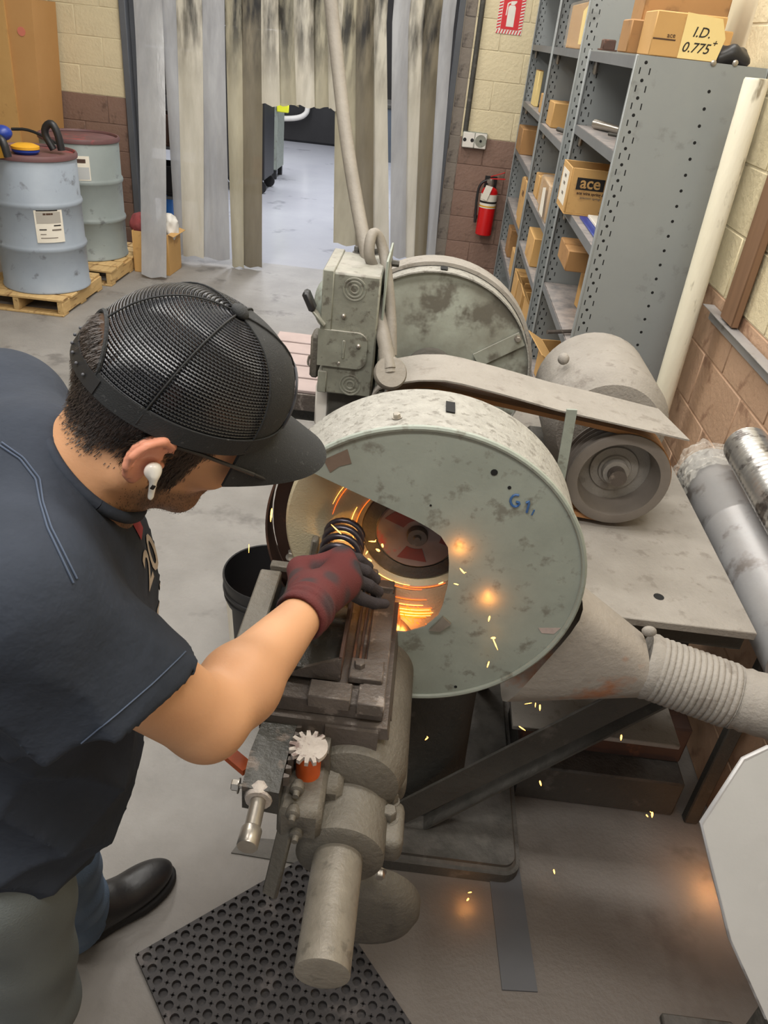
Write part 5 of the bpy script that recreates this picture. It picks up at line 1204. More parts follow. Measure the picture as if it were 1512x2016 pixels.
# rubber anti-fatigue mat with real holes
ma, mb_, = Zp(272, 1885, 0), Zp(575, 1710, 0); mc = Zp(850, 2016, 0)
ux = (mb_ - ma); L1 = ux.length; ux.normalize(); uy = Vector((ux.y, -ux.x, 0))
pitch = .0318; nx_ = 14; ny_ = 24
rub = MB(); bm = rub.bm; Hm = .012
o0 = ma + ux * 0
def ring_cell(cx_, cy_, s, r, seg=12):
    """square cell with a round hole, top face and hole wall"""
    outer = []; inner = []; low = []
    for k in range(seg):
        a = 2 * PI * k / seg + PI / seg; ca, sa = math.cos(a), math.sin(a); m_ = max(abs(ca), abs(sa))
        po = o0 + ux * (cx_ + s * ca / m_) + uy * (cy_ + s * sa / m_); pi_ = o0 + ux * (cx_ + r * ca) + uy * (cy_ + r * sa)
        outer.append(bm.verts.new((po.x, po.y, Hm))); inner.append(bm.verts.new((pi_.x, pi_.y, Hm))); low.append(bm.verts.new((pi_.x, pi_.y, .001)))
    for k in range(seg):
        k2 = (k + 1) % seg
        bm.faces.new((outer[k2], outer[k], inner[k], inner[k2])); bm.faces.new((inner[k2], inner[k], low[k], low[k2]))
h = pitch / 2
for i in range(nx_):
    for j in range(ny_):
        cx_, cy_ = h + i * pitch, h + j * pitch
        # a big hole in each cell; its corners carry quarter offsets for the small holes
        ring_cell(cx_, cy_, h * .72, .0108)
        for (a, b) in ((1, 0), (0, 1)):
            pass
# bridges between the big-hole cells, pierced by small holes at the crossings
g = h * .28
for i in range(nx_ + 1):
    for j in range(ny_ + 1):
        ring_cell(i * pitch, j * pitch, g, .0036, 8)
for i in range(nx_):
    for j in range(ny_ + 1):
        P_ = [o0 + ux * (i * pitch + a) + uy * (j * pitch + b) for a, b in ((g, -g), (pitch - g, -g), (pitch - g, g), (g, g))]
        f = [bm.verts.new((q.x, q.y, Hm)) for q in P_]; bm.faces.new(f[::-1])
for i in range(nx_ + 1):
    for j in range(ny_):
        P_ = [o0 + ux * (i * pitch + a) + uy * (j * pitch + b) for a, b in ((-g, g), (g, g), (g, pitch - g), (-g, pitch - g))]
        f = [bm.verts.new((q.x, q.y, Hm)) for q in P_]; bm.faces.new(f[::-1])
_c0 = None
w1, w2 = nx_ * pitch + g, ny_ * pitch + g
C4 = [o0 + ux * a + uy * b for a, b in ((-g, -g), (w1, -g), (w1, w2), (-g, w2))]
for a, b in zip(C4, C4[1:] + C4[:1]): rub.quad([(a.x, a.y, 0.0005), (b.x, b.y, 0.0005), (b.x, b.y, Hm), (a.x, a.y, Hm)])
rub.quad([(a.x, a.y, .0012) for a in C4][::-1])
bmesh.ops.recalc_face_normals(bm, faces=[f for f in bm.faces if abs(f.normal.z) > .5])
for f in bm.faces:
    f.normal_update()
    if abs(f.normal.z) > .5 and f.normal.z < 0: f.normal_flip()
rub.obj('rubber_mat', M_rubber, 'black rubber floor mat full of round holes below the feed table', 'mat', smooth=False)
sa, sb_, sc_, sdn = Zp(975, 1740, 0), Zp(1024, 1690, 0), Zp(1058, 1954, 0), Zp(988, 1950, 0)
MB().prism([(sdn.x, sdn.y, .0005), (sc_.x, sc_.y, .0005), (sc_.x - .03, sc_.y + .46, .0005), (sdn.x - .03, sdn.y + .46, .0005)], (0, 0, .004)).obj('floor_strip', mat('strip_paint', (92, 92, 94), (82, 82, 84), sc=5, rough=.6), 'flat dark grey steel strip on the floor in front of the grinder foot', 'strip')
pa = Zp(455, 1680, 0); pb_ = Zp(540, 1690, 0)
MB().prism([(pa.x, pa.y, .0005), (pb_.x + .1, pb_.y - .01, .0005), (pb_.x + .11, pb_.y + .06, .0005), (pa.x + .02, pa.y + .05, .0005)], (0, 0, .003)).obj('scrap_plate', M_darkiron, 'thin dark scrap plate on the floor behind the mat under the plunger', 'plate')
# galvanised hood of the neighbouring machine at the right edge
def HPn(px, py):
    d = ray(px, py); n_ = Vector((0, -1, .6)); return EYE + d * ((Vector((.6, .75, .9)) - EYE).dot(n_) / d.dot(n_))
def hz(x, z): return Vector((x, .75 + (z - .9) * .6, z))
hp = [HPn(px, py) for px, py in ((1512, 1478), (1466, 1500), (1384, 1626), (1400, 1690), (1440, 1850), (1512, 2010))]
t = thing('machine_hood', 'pale galvanised sheet metal hood cut off by the lower right edge of the photo', 'hood', (.8, .83, 0))
pl = [hz(.98, hp[0].z + .04)] + hp + [hz(.92, .3), hz(.98, .28)]
MB().prism(pl, Vector((0, 1, -.6)).normalized() * .006).part('hood_shell', M_sheet, t, smooth=False)
MB().tube([q + Vector((0, .005, 0)) for q in pl[:-2]], .0045, 8).part('rolled_edge', M_duct, t)
MB().bx((.80, .735, 0), (.86, .795, .86), .004).part('leg', M_darkiron, t)
MB().bx((.76, .66, 0), (.93, .95, .02), .004).part('leg_foot', M_darkiron, t)
# ------------------------------------------------------------------ sparks
def spark(px, py, y, ln, ang, r, m, label, group, fork=0):
    c = Yp(px, py, y); d = Vector((math.cos(ang), 0, math.sin(ang)))
    b = MB(); b.tube([c - d * ln / 2, c - d * ln * .1, c + d * ln * .35, c + d * ln / 2], [r * .3, r, r * .9, r * .2], 6)
    if fork:
        e = Vector((math.cos(ang + .9), .2, math.sin(ang + .9))); b.tube([c + d * ln * .3, c + d * ln * .3 + e * ln * .35], [r * .6, r * .2], 5)
    return b.obj('spark', m, label, 'spark', group)
GC = 'sparks in front of the guard cover'
LCs = ['forked spark just below the upper glow on the guard cover', 'short spark below the upper glow on the guard cover', 'upright spark under the lower glow on the guard cover', 'long slanting spark streak on the lower right of the guard cover', 'round spark at the head of the long streak on the guard cover', 'lowest upright spark in front of the guard cover', 'faint spark beside the right edge of the guard opening']
for LC, (px, py, ln, an, r) in zip(LCs, ((910, 1124, .014, -.8, .0014), (898, 1150, .009, -.2, .0011), (963, 1218, .013, 1.55, .0016), (975, 1268, .03, 2.05, .0013), (971, 1256, .009, .2, .002), (961, 1308, .016, 1.5, .0013), (868, 1148, .01, .6, .001))):
    spark(px, py, 1.10, ln, an, r, M_spark, LC, GC, py == 1124)
GU = 'sparks below the bench'
LUs = ['small forked spark in front of the dark pedestal column', 'slanting spark before the pale shelf plate under the hood', 'thin spark left of the slanting one before the pale shelf plate', 'pale streak of a spark over the upper edge of the brace', 'spark right of the brace under the ribbed hose', 'spark just below the middle of the brace', 'brightest spark at the right above the dark floor under the bench', 'small spark beside the brightest spark under the bench', 'faint thin spark streak just under the dust hood']
for LU, (px, py, ln, an, r) in zip(LUs, ((840, 1454, .012, 1.1, .0016), (1063, 1393, .018, 1.75, .0018), (1054, 1388, .014, 1.7, .001), (1028, 1434, .02, 2.55, .0013), (1223, 1452, .018, 1.75, .002), (1064, 1542, .018, 1.95, .0022), (1284, 1604, .02, 1.8, .0024), (1274, 1606, .01, 2.3, .0016), (1040, 1385, .016, .4, .0007))):
    spark(px, py, 1.20, ln, an, r, M_spark, LU, GU, px in (840, 1284))
GF = 'sparks above the floor'
LFs = ['slanting spark low over the floor right of the floor strip', 'glowing spark low over the floor left of the floor strip', 'tiny spark over the one left of the floor strip', 'spark beside the pale machine hood at the right edge']
for LF, (px, py, ln, an, r) in zip(LFs, ((1091, 1716, .02, 1.9, .0022), (921, 1771, .012, 1.3, .0022), (925, 1757, .01, .5, .0013), (1409, 1728, .014, .9, .0022))):
    c_ = Zp(px, py, .04); spark(px, py, c_.y, ln, an, r, M_spark, LF, GF)
LS, GS = 'yellow orange spark bursting around the coil spring', 'sparks at the spring'
for px, py, ln, an, r in ((662, 1042, .026, -.75, .001), (700, 1085, .01, .3, .0016), (712, 1100, .012, 1.1, .0014), (716, 1118, .012, .2, .0016), (728, 1102, .01, -.6, .0013), (706, 1068, .008, .5, .0013), (722, 1088, .009, 1.2, .0012), (744, 1083, .009, -.5, .0022), (753, 1074, .008, 1.9, .0022), (733, 1066, .014, .1, .0011), (719, 1110, .01, 2.0, .0012)):
    spark(px, py, 1.185 if px != 662 else 1.12, ln, an, r, M_spark, LS, GS, px in (733, 712))
for k in range(10):
    px, py = random.uniform(645, 690), random.choice((1056, 1078, 1098)) + random.uniform(-3, 3)
    spark(px, py, 1.16 if py > 1070 else 1.18, random.uniform(.006, .016), random.uniform(-.6, .9), .0012, random.choice((M_spark, M_ember)), 'glowing spark inside the coils of the spring', 'sparks inside the spring')
GL = 'sparks left of the wheel'
for LL, (px, py, ln, an, r) in zip(('long upright spark on the rusty rear rim left of the wheel', 'thin upright spark above the black bucket'), ((534, 1014, .03, 1.5, .0018), (490, 1080, .02, 1.55, .0008))): spark(px, py, 1.19, ln, an, r, M_spark, LL, GL)
# light trails of sparks round the wheel face, built as thin glowing arcs
def arc(r, a0, a1, th, m):
    n = max(3, int(abs(a1 - a0) / .08)); b = MB()
    b.tube([(GX - .005 + r * math.cos(a0 + (a1 - a0) * k / n), WYF - .0018, WZ + r * math.sin(a0 + (a1 - a0) * k / n)) for k in range(n + 1)], [.6 * th * (.35 + .65 * math.sin(PI * (k + .5) / (n + 1))) for k in range(n + 1)], 5)
    b.obj('spark', m, 'thin glowing spark streak running round the grinding wheel face', 'spark', 'sparks on the wheel face')
for r, a0, a1, th, m in ((.118, 2.5, 3.3, .0009, M_ember), (.122, 3.2, 4.1, .0011, M_spark), (.117, 3.9, 4.7, .0012, M_spark), (.121, 4.6, 5.3, .0009, M_ember), (.128, 2.75, 3.1, .0008, M_spark), (.126, 4.2, 4.9, .0008, M_ember),
                         (.165, 2.35, 2.98, .0006, M_ember), (.171, 2.5, 2.85, .00045, M_spark),
                         (.152, 4.45, 4.95, .0009, M_ember), (.166, 4.5, 4.9, .0009, M_spark), (.174, 4.42, 5.0, .0009, M_ember), (.178, 4.5, 4.98, .0012, M_spark), (.182, 4.42, 4.98, .0015, M_ember), (.186, 4.45, 5.0, .0013, M_spark), (.1895, 4.45, 4.98, .0016, M_ember), (.193, 4.5, 4.97, .0013, M_spark), (.197, 4.45, 4.92, .0016, M_ember)):
    arc(r, a0, a1, th, m)
for k in range(9):
    px, py = random.uniform(778, 850), random.uniform(1195, 1242)
    spark(px, py, 1.17, random.uniform(.008, .026), random.uniform(1.9, 2.6), random.uniform(.0006, .0012), M_ember, 'spark shooting down through the lower end of the guard opening', 'sparks at the bottom of the opening')
def glow(px, py, y, e, col=(1, .42, .1), r=.004):
    l = bpy.data.lights.new('spark_glow', 'POINT'); l.energy = e; l.color = col; l.shadow_soft_size = r
    o = bpy.data.objects.new('spark_glow', l); COL.objects.link(o); o.location = Yp(px, py, y)
glow(905, 1090, 1.11, .045, (1, .33, .06), .002); glow(962, 1190, 1.11, .045, (1, .33, .06), .002)
glow(800, 1236, 1.18, .09, (1, .3, .06)); glow(722, 1112, 1.16, .05); glow(668, 1080, 1.165, .07, (1, .5, .12))
c_ = Zp(921, 1771, .03); glow(921, 1771, c_.y, .06); c_ = Zp(1412, 1728, .06); glow(1412, 1728, c_.y, .25)
# ------------------------------------------------------------------ the worker
from mathutils.bvhtree import BVHTree
HO = np.array((-.257, .721, 1.536), np.float32)
HF = np.array((.734, .46, -.5)); HR = np.array((.369, -.888, -.276)); HU = np.array((.571, -.018, .821))
HF /= np.linalg.norm(HF); HR = HR - HF * (HR @ HF); HR /= np.linalg.norm(HR); HU = np.cross(HR, HF)
if HU[2] < 0: HU = -HU
HM = np.stack([HF, HR, HU], 1).astype(np.float32)          # columns: forward, right, up
def HL(f, r, u): return Vector(HO + HF * f + HR * r + HU * u)
bR = np.array((.46, -.888, 0)); bF = np.array((.888, .46, 0))   # body right and forward
SR_, SL_ = np.array((-.335, .53, 1.425)), np.array((-.505, .855, 1.44))
NB = np.array((-.425, .695, 1.445)); PV = np.array((-.535, .65, .95))
bU = (NB - PV) / np.linalg.norm(NB - PV); bF2 = np.cross(bU, bR); bF2 = bF2 if bF2[0] > 0 else -bF2; bF2 /= np.linalg.norm(bF2)
BM = np.stack([bF2, bR, bU], 1).astype(np.float32)
NBN = np.array((-.345, .69, 1.452)); C7 = np.array((-.392, .69, 1.452))
def BL(f, r, u): return NB + bF2 * f + bR * r + bU * u          # from the neck base
EL = np.array(Dp(408, 1420, .955)); WR = np.array(Dp(604, 1200, 1.135))
ELl = np.array((-.575, .87, 1.16)); WRl = np.array((-.53, .93, .93)); HDl = WRl + np.array((.02, .02, -.09))
HPr, HPl = np.array((-.47, .575, .93)), np.array((-.585, .735, .93))
KNr, KNl = np.array((-.51, .60, .5)), np.array((-.575, .855, .51))
ANr, ANl = np.array((-.655, .52, .1)), np.array((-.635, .965, .1))
HAND = np.array(Zp(655, 1135, 1.115))

def head_sdf(q):
    """q in head axes"""
    d = ell_dist(q, (-.008, 0, .045), (.098, .076, .09))
    d = smin(d, ell_dist(q, (.03, 0, -.02), (.066, .060, .088)), .03)
    for s in (-1, 1):
        d = smin(d, seg_dist(q, (-.022, s * .056, -.050), (.062, s * .022, -.084), .018, .019), .02)
        d = smin(d, ell_dist(q, (.062, s * .042, -.018), (.026, .022, .020)), .015)      # cheekbone
    d = smin(d, seg_dist(q, (.074, -.014, -.086), (.074, .014, -.086), .018, .018), .018)    # chin
    d = smin(d, seg_dist(q, (.088, -.034, .030), (.088, .034, .030), .012, .012), .012)      # brow
    for s in (-1, 1):
        d = smax(d, -ell_dist(q, (.100, s * .032, .012), (.016, .018, .012)), .008)      # eye socket
        d = smin(d, ell_dist(q, (.080, s * .032, .011), (.0125, .0135, .012)), .002)
    d = smin(d, seg_dist(q, (.092, 0, .020), (.112, 0, -.022), .008, .0125), .010)           # nose
    for s in (-1, 1): d = smin(d, ell_dist(q, (.102, s * .0125, -.026), (.011, .008, .0085)), .005)
    d = smin(d, seg_dist(q, (.090, -.020, -.052), (.090, .020, -.052), .007, .007), .006)
    d = smin(d, seg_dist(q, (.088, -.017, -.064), (.088, .017, -.064), .0075, .0075), .005)
    d = smax(d, -seg_dist(q, (.099, -.022, -.0575), (.099, .022, -.0575), .0022, .0022), .002)
    for s in (-1, 1):                                                                     # ears
        hx = [(-.008, .080, .020), (-.014, .084, .030), (-.026, .088, .034), (-.039, .093, .027), (-.046, .096, .012), (-.044, .094, -.004), (-.036, .088, -.018), (-.026, .081, -.028)]
        e = ell_dist(q, (-.028, s * .080, .002), (.018, .008, .029))
        e = smax(e, -ell_dist(q, (-.022, s * .093, -.002), (.011, .013, .013)), .004)
        for a, b in zip(hx, hx[1:]): e = smin(e, seg_dist(q, (a[0], s * a[1], a[2]), (b[0], s * b[1], b[2]), .0048, .0048), .004)
        e = smin(e, ell_dist(q, (-.009, s * .079, -.004), (.006, .007, .008)), .003)
        e = smin(e, ell_dist(q, (-.025, s * .079, -.027), (.009, .007, .009)), .004)
        d = smin(d, e, .005)
    return d
def torso_sdf(q, g=0.0):
    """q in torso axes, measured from the neck base"""
    d = ell_dist(q, (.040, 0, -.16), (.122 + g, .182 + g, .19 + g))
    d = smin(d, ell_dist(q, (.055, 0, -.36), (.118 + g, .158 + g, .17)), .06)
    d = smin(d, ell_dist(q, (-.005, 0, -.50), (.112 + g, .165 + g, .13)), .05)
    return d
def body_f(P):
    d = head_sdf((P - HO) @ HM)
    nk = np.array(HL(-.03, 0, -.03)); d = smin(d, seg_dist(P, nk, NBN, .052, .056), .025)
    d = smin(d, seg_dist(P, NBN, NB - bU * .06, .055, .07), .03)
    nk2 = np.array(HL(.0, 0, -.06)); d = smin(d, seg_dist(P, nk2, NBN + bF * .02 - bU * .02, .04, .046), .02)
    d = smin(d, torso_sdf((P - NB.astype(np.float32)) @ BM), .03)
    for S_, E_, W_, H_ in ((SR_, EL, WR, HAND), (SL_, ELl, WRl, HDl)):
        d = smin(d, seg_dist(P, NB - bU * .03, S_, .06, .056), .04)
        d = smin(d, seg_dist(P, S_, E_, .056, .045), .03)
        M_ = E_ + (W_ - E_) * .28
        d = smin(d, seg_dist(P, E_, M_, .043, .050), .02)
        d = smin(d, seg_dist(P, M_, W_, .049, .030), .02)
        d = smin(d, seg_dist(P, W_, H_, .028, .024), .015)
    for H_, K_, A_ in ((HPr, KNr, ANr), (HPl, KNl, ANl)):
        d = smin(d, seg_dist(P, H_, K_, .078, .052), .03); d = smin(d, seg_dist(P, K_, A_, .050, .036), .02)
        d = smin(d, seg_dist(P, A_ - np.array((0, 0, .02)), A_ + bF * .05 - np.array((0, 0, .05)), .03, .024), .02)
    return d
def to_lin(c): return np.array(lin(c)[:3])
SKIN, SKIN_D, HAIRC, PINK = to_lin((194, 146, 108)), to_lin((176, 128, 93)), to_lin((52, 42, 36)), to_lin((218, 142, 120))
def sstep(a, b, x): t = np.clip((x - a) / (b - a), 0, 1); return t * t * (3 - 2 * t)
def hair_mask(q):
    f, r, u = q[:, 0], np.abs(q[:, 1]), q[:, 2]
    line = -.038 + .75 * np.clip(f + .06, 0, 1) ** 1.0                 # hairline climbs from the nape to above the ear
    m = sstep(-.020, .024, u - line) * sstep(.035, .0, f) * (1 - .75 * sstep(.105, .125, u) * sstep(-.075, -.05, f))
    side = sstep(.056, .064, r) * sstep(.05, .03, f) * sstep(.01, .03, u) * sstep(-.03, -.01, f)
    burn = sstep(.053, .060, r) * sstep(.000, .008, f) * sstep(.034, .026, f) * sstep(-.05, -.04, u)
    return np.clip(np.maximum(np.maximum(m, side), burn), 0, 1) * (u < .13)
def beard_mask(q):
    f, r, u = q[:, 0], np.abs(q[:, 1]), q[:, 2]
    jaw = sstep(-.040, -.056, u - .0 * f) * sstep(-.03, .0, f) * .8 * sstep(-.15, -.12, u)
    cheek = sstep(.000, .008, f) * sstep(.036, .022, f) * sstep(.01, -.01, u) * sstep(.040, .050, r)
    lip = sstep(.012, .0, np.abs(u + .042)) * sstep(.08, .088, f) * .9
    return np.clip(np.maximum(np.maximum(jaw, cheek), lip), 0, 1)
def body_color(P):
    q = (P - HO) @ HM; c = np.tile(SKIN, (len(P), 1)); near = (np.linalg.norm(q, axis=1) < .2)
    nz = (np.sin(P[:, 0] * 55) * np.sin(P[:, 1] * 47 + 1) * np.sin(P[:, 2] * 61))[:, None]
    c = c + (SKIN_D - SKIN) * (.35 + .35 * nz)
    ear = (near & (np.abs(q[:, 1]) > .080) & (np.abs(q[:, 2]) < .042) & (q[:, 0] < -.004))[:, None]
    c = np.where(ear, c * .35 + PINK * .65, c)
    ear = ear[:, 0]
    h = np.where(near & ~ear, np.maximum(hair_mask(q) * .92, beard_mask(q) * .8), 0)[:, None]
    c = c + (HAIRC - c) * h
    return c
fx_ = np.array((-.57, .66, 0.0))
person = thing('person', 'person in black mesh cap, navy t-shirt and red glove bending over the grinding wheel', 'person', (-.6, .74, 0))
me = net_mesh('body', body_f, (-.85, .36, -.02), (.06, 1.2, 1.72), .0048, M_skin, body_color, relax=1)
link('body', me, person)
bco = np.empty(len(me.vertices) * 3, np.float32); me.vertices.foreach_get('co', bco); bco = bco.reshape(-1, 3)
bno = np.empty(len(me.vertices) * 3, np.float32); me.vertices.foreach_get('normal', bno); bno = bno.reshape(-1, 3)

# hair: short strands that lie back and down, cropped fade at the nape
rng = np.random.RandomState(4)
hb = bmesh.new(); hq = (bco - HO) @ HM
hm = hair_mask(hq) * (np.linalg.norm(hq, axis=1) < .17) * ~((np.abs(hq[:, 1]) > .079) & (np.abs(hq[:, 2]) < .042))
bm_ = beard_mask(hq) * (np.linalg.norm(hq, axis=1) < .17) * ~((np.abs(hq[:, 1]) > .079) & (np.abs(hq[:, 2]) < .045))
_az = np.arctan2(hq[:, 1], hq[:, 0]); _opn = np.sqrt(((np.pi - np.abs(_az)) * .095) ** 2 + (hq[:, 2] - .028) ** 2) < .045
hm = hm * ((hq[:, 2] < .045) | (_opn & (hq[:, 0] < -.05)) | ((hq[:, 0] > -.0) & (hq[:, 2] < .05)))
def strands(mask, per, ln0, ln1, drop, w_=.0006):
    for i in np.nonzero(mask > .05)[0]:
        for k in range(per):
            if rng.rand() > mask[i] * 1.1: continue
            p = Vector(bco[i] + rng.uniform(-.0026, .0026, 3)); n = Vector(bno[i]); g = Vector(HU * -drop[0] + HF * -drop[1] + rng.uniform(-.25, .25, 3))
            t = (g - n * g.dot(n)).normalized(); s = n.cross(t); L_ = (ln0 + (ln1 - ln0) * mask[i]) * rng.uniform(.6, 1.25)
            p = p - n * .001; m_ = p + t * L_ * .55 + n * L_ * .28; e = p + t * L_ + n * L_ * .22
            v = [hb.verts.new(x) for x in (p - s * w_, p + s * w_, m_ + s * w_ * .8, m_ - s * w_ * .8, e)]
            hb.faces.new((v[0], v[1], v[2], v[3])); hb.faces.new((v[3], v[2], v[4]))
strands(hm, 7, .003, .012, (.9, .2), .0004); strands(bm_, 4, .0015, .003, (.9, -.2), .00022)
hme = bpy.data.meshes.new('hair'); hb.to_mesh(hme); hb.free(); hme.materials.append(M_hair); o = link('hair', hme, person, 'short dark brown hair and beard'); o['kind'] = 'stuff'

# t-shirt
nk_dir = np.array(HL(-.03, 0, -.03)) - NBN; nk_dir = nk_dir / np.linalg.norm(nk_dir); nk_dir = nk_dir + np.array((.35, .1, 0)); nk_dir /= np.linalg.norm(nk_dir)
SLV = SR_ + (EL - SR_) * .60; SLVl = SL_ + (ELl - SL_) * .60
ax_r = (EL - SR_) / np.linalg.norm(EL - SR_); ax_l = (ELl - SL_) / np.linalg.norm(ELl - SL_)
SHV = np.array((-.050, -.024, -.040))
_A, _B = np.array(Dp(374, 1298, .87)), np.array(Dp(165, 1493, .80)); _e = (_A - _B) / np.linalg.norm(_A - _B)
cut_n = ax_r - _e * (ax_r @ _e); cut_n /= np.linalg.norm(cut_n); cut_p = _A - cut_n * .004
def shirt_f(P):
    q = (P - NB.astype(np.float32)) @ BM
    d = torso_sdf(q, .018)
    d = smin(d, ell_dist(q, (.075, 0, -.42), (.125, .168, .17)), .05)
    d = smin(d, seg_dist(q, (.015, -.03, -.50), (.015, .03, -.56), .122, .124), .05)
    sl = None
    for S_, E_, T_, a_, n_, A_ in ((SR_, EL, SLV, ax_r, cut_n, cut_p), (SL_, ELl, SLVl, ax_l, ax_l, SLVl)):
        d = smin(d, seg_dist(P, C7, S_, .070, .072), .045)
        w_ = seg_dist(P, S_ - a_ * .01 + SHV * .25, T_ + a_ * .10 + SHV, .078, .120)
        t_ = (P - S_.astype(np.float32)) @ a_.astype(np.float32)
        ph_ = (P - S_.astype(np.float32)) @ np.cross(a_, (0, 0, 1)).astype(np.float32)
        fold = .006 * (np.abs(np.sin(t_ * 30 + ph_ * 26 + 1.2 * np.sin(ph_ * 40))) ** .7 - .6) * sstep(.0, .07, t_) * sstep(.30, .20, t_)
        w_ = w_ + fold
        pl_ = (P - A_.astype(np.float32)) @ n_.astype(np.float32); C_ = S_ + SHV * .8 + a_ * ((A_ - S_ - SHV * .8) @ n_) / (a_ @ n_)
        rel = P - C_.astype(np.float32); rad = np.linalg.norm(rel - (rel @ a_.astype(np.float32))[..., None] * a_.astype(np.float32), axis=-1)
        w_ = smin(w_, seg_dist(P, S_, S_ + (E_ - S_) * .8, .066, .060), .02)
        w_ = smax(w_, pl_, .005)
        d = smin(d, w_, .035)
    d = smin(d, seg_dist(P, C7, NB - bU * .08, .072, .09), .03)
    # drapery: soft diagonal folds from the shoulder across the flank
    fold = .011 * (np.abs(np.sin((q[..., 2] * 1.0 + q[..., 0] * .9 + q[..., 1] * .75) * 30 + 1.1 * np.sin(q[..., 1] * 24))) ** .7 - .6) * sstep(.03, -.1, q[..., 2]) * sstep(-.12, .06, q[..., 0])
    fold2 = .010 * (np.abs(np.sin((q[..., 2] * .75 - q[..., 0] * .8 + q[..., 1] * .3) * 22 + 1.3 * np.sin(q[..., 2] * 14))) ** .7 - .6) * sstep(-.15, -.32, q[..., 2])
    d = d + fold + fold2
    hem = -(q[..., 2] + .575 + .10 * q[..., 0]) ; d = smax(d, hem, .006)
    d = smax(d, -seg_dist(P, NBN + nk_dir * .030, NBN + nk_dir * .12, .058, .066), .006)
    return d
sme = net_mesh('t_shirt', shirt_f, (-.84, .36, .82), (-.1, 1.06, 1.58), .0048, M_shirt, None, relax=1)
shirt = link('t_shirt', sme, person, 'dark navy short sleeved t-shirt')
bvS = BVHTree.FromPolygons([v.co[:] for v in sme.vertices], [tuple(p.vertices) for p in sme.polygons])
def on_shirt(px, py, lift=.0012):
    h = bvS.ray_cast(EYE, ray(px, py)); return None if h[0] is None else h[0] + h[1] * lift
def seam(pts, r=.0009, name='seam', m=M_seam):
    P_ = [on_shirt(*p) for p in pts]; P_ = [p for p in P_ if p is not None]
    if len(P_) > 1: MB().tube(P_, r, 5, smooth=1).part(name, m, shirt)
def lerp_px(pts, n_):
    out = []
    for a, b in zip(pts, pts[1:]): out += [(a[0] + (b[0] - a[0]) * k / n_, a[1] + (b[1] - a[1]) * k / n_) for k in range(n_)]
    return out + [pts[-1]]
seam(lerp_px([(0, 878), (40, 905), (70, 945), (78, 990), (92, 1040), (118, 1095), (143, 1148)], 4))
seam(lerp_px([(4, 872), (46, 902), (78, 944), (84, 990), (100, 1040), (126, 1092), (150, 1140)], 4))
seam(lerp_px([(364, 1284), (300, 1345), (230, 1405), (160, 1462)], 6), .0008)
# neck rib
def torus_pts(c, n_, r1, r2):
    c = Vector(c); n_ = Vector(n_).normalized(); a = Vector(bR); a = (a - n_ * a.dot(n_)).normalized(); b = n_.cross(a)
    return [c + a * (r1 * math.cos(2 * PI * k / 40)) + b * (r2 * math.sin(2 * PI * k / 40)) for k in range(41)]
nk_ax = Vector(nk_dir)
MB().tube(torus_pts(Vector(NBN) + nk_ax * .030, nk_ax, .0645, .0655), .0065, 10, cap=False).part('collar', M_shirt, shirt)
# chest print, laid on the cloth
def chest_decal(mesh_fn, name, m):
    me_ = mesh_fn(); co = []
    for v in me_.vertices:
        o_ = Vector(BL(.5, v.co.x, v.co.y)); h = bvS.ray_cast(o_, Vector(-bF2)); co.append((h[0] + Vector(bF2) * .0015) if h[0] is not None else o_ - Vector(bF2) * .38)
    for v, c in zip(me_.vertices, co): v.co = c
    me_.materials.clear(); me_.materials.append(m); return link(name, me_, shirt)
def flat_text(t_, sz, x, y):
    def f():
        me_ = text_mesh(t_, sz, ext=0, bold=.001)
        for v in me_.vertices: v.co = Vector((-v.co.x + x, v.co.y + y, 0))
        return me_
    return f
def flat_rect(x0, x1, y0, y1):
    def f():
        b = MB(); b.grid(lambda u, v: (x0 + (x1 - x0) * u, y0 + (y1 - y0) * v, 0), 10, 6); return b.mesh('print')
    return f
M_print = mat('shirt_print', (178, 166, 152), (150, 140, 130), sc=60, rough=.8); M_printr = mat('shirt_print_red', (150, 52, 58), rough=.8)
chest_decal(flat_text('20', .066, .05, -.068), 'print', M_print)
chest_decal(flat_rect(.0, .012, -.118, -.108), 'print', M_print); chest_decal(flat_rect(.03, .042, -.118, -.108), 'print', M_print)
chest_decal(flat_rect(-.08, .085, -.142, -.126), 'print', M_print)
chest_decal(flat_rect(-.08, .085, -.20, -.155), 'print', M_printr)
chest_decal(flat_rect(-.08, .09, -.24, -.222), 'print', M_print)
chest_decal(flat_rect(.035, .062, -.03, -.004), 'print', M_printr)

# jeans
def jeans_f(P):
    d = None
    for H_, K_, A_ in ((HPr, KNr, ANr), (HPl, KNl, ANl)):
        a = smin(seg_dist(P, H_, K_, .100, .082), seg_dist(P, K_, A_ - np.array((0, 0, .03)), .080, .080), .03)
        a = a + .004 * np.sin(P[..., 2] * 70 + P[..., 0] * 40) * sstep(.45, .15, P[..., 2]) + .003 * np.sin(P[..., 2] * 38 + P[..., 1] * 30)
        d = a if d is None else smin(d, a, .035)
    d = smin(d, ell_dist(P, PV + np.array((0, 0, 0)), (.13, .15, .13), BM), .04)
    d = smax(d, P[..., 2] - 1.02, .01)
    return smax(d, .055 - P[..., 2], .006)
JB, JG, JL = to_lin((84, 104, 128)), to_lin((98, 104, 104)), to_lin((134, 152, 170))
def jean_color(P):
    side = sstep(.04, -.04, (P - PV) @ bR - .0)[:, None]
    c = JG + (JB - JG) * side
    k = (np.sin(P[:, 2] * 26 + P[:, 0] * 30) * np.sin(P[:, 0] * 41 + P[:, 1] * 33))[:, None]
    return c + (JL - c) * np.clip(k, 0, 1) * .22 * side + c * (-.15) * np.clip(-k, 0, 1)
M_jeans = mat('denim', (86, 104, 124), attr='tint', rough=.85, bump=.3, bsc=300)
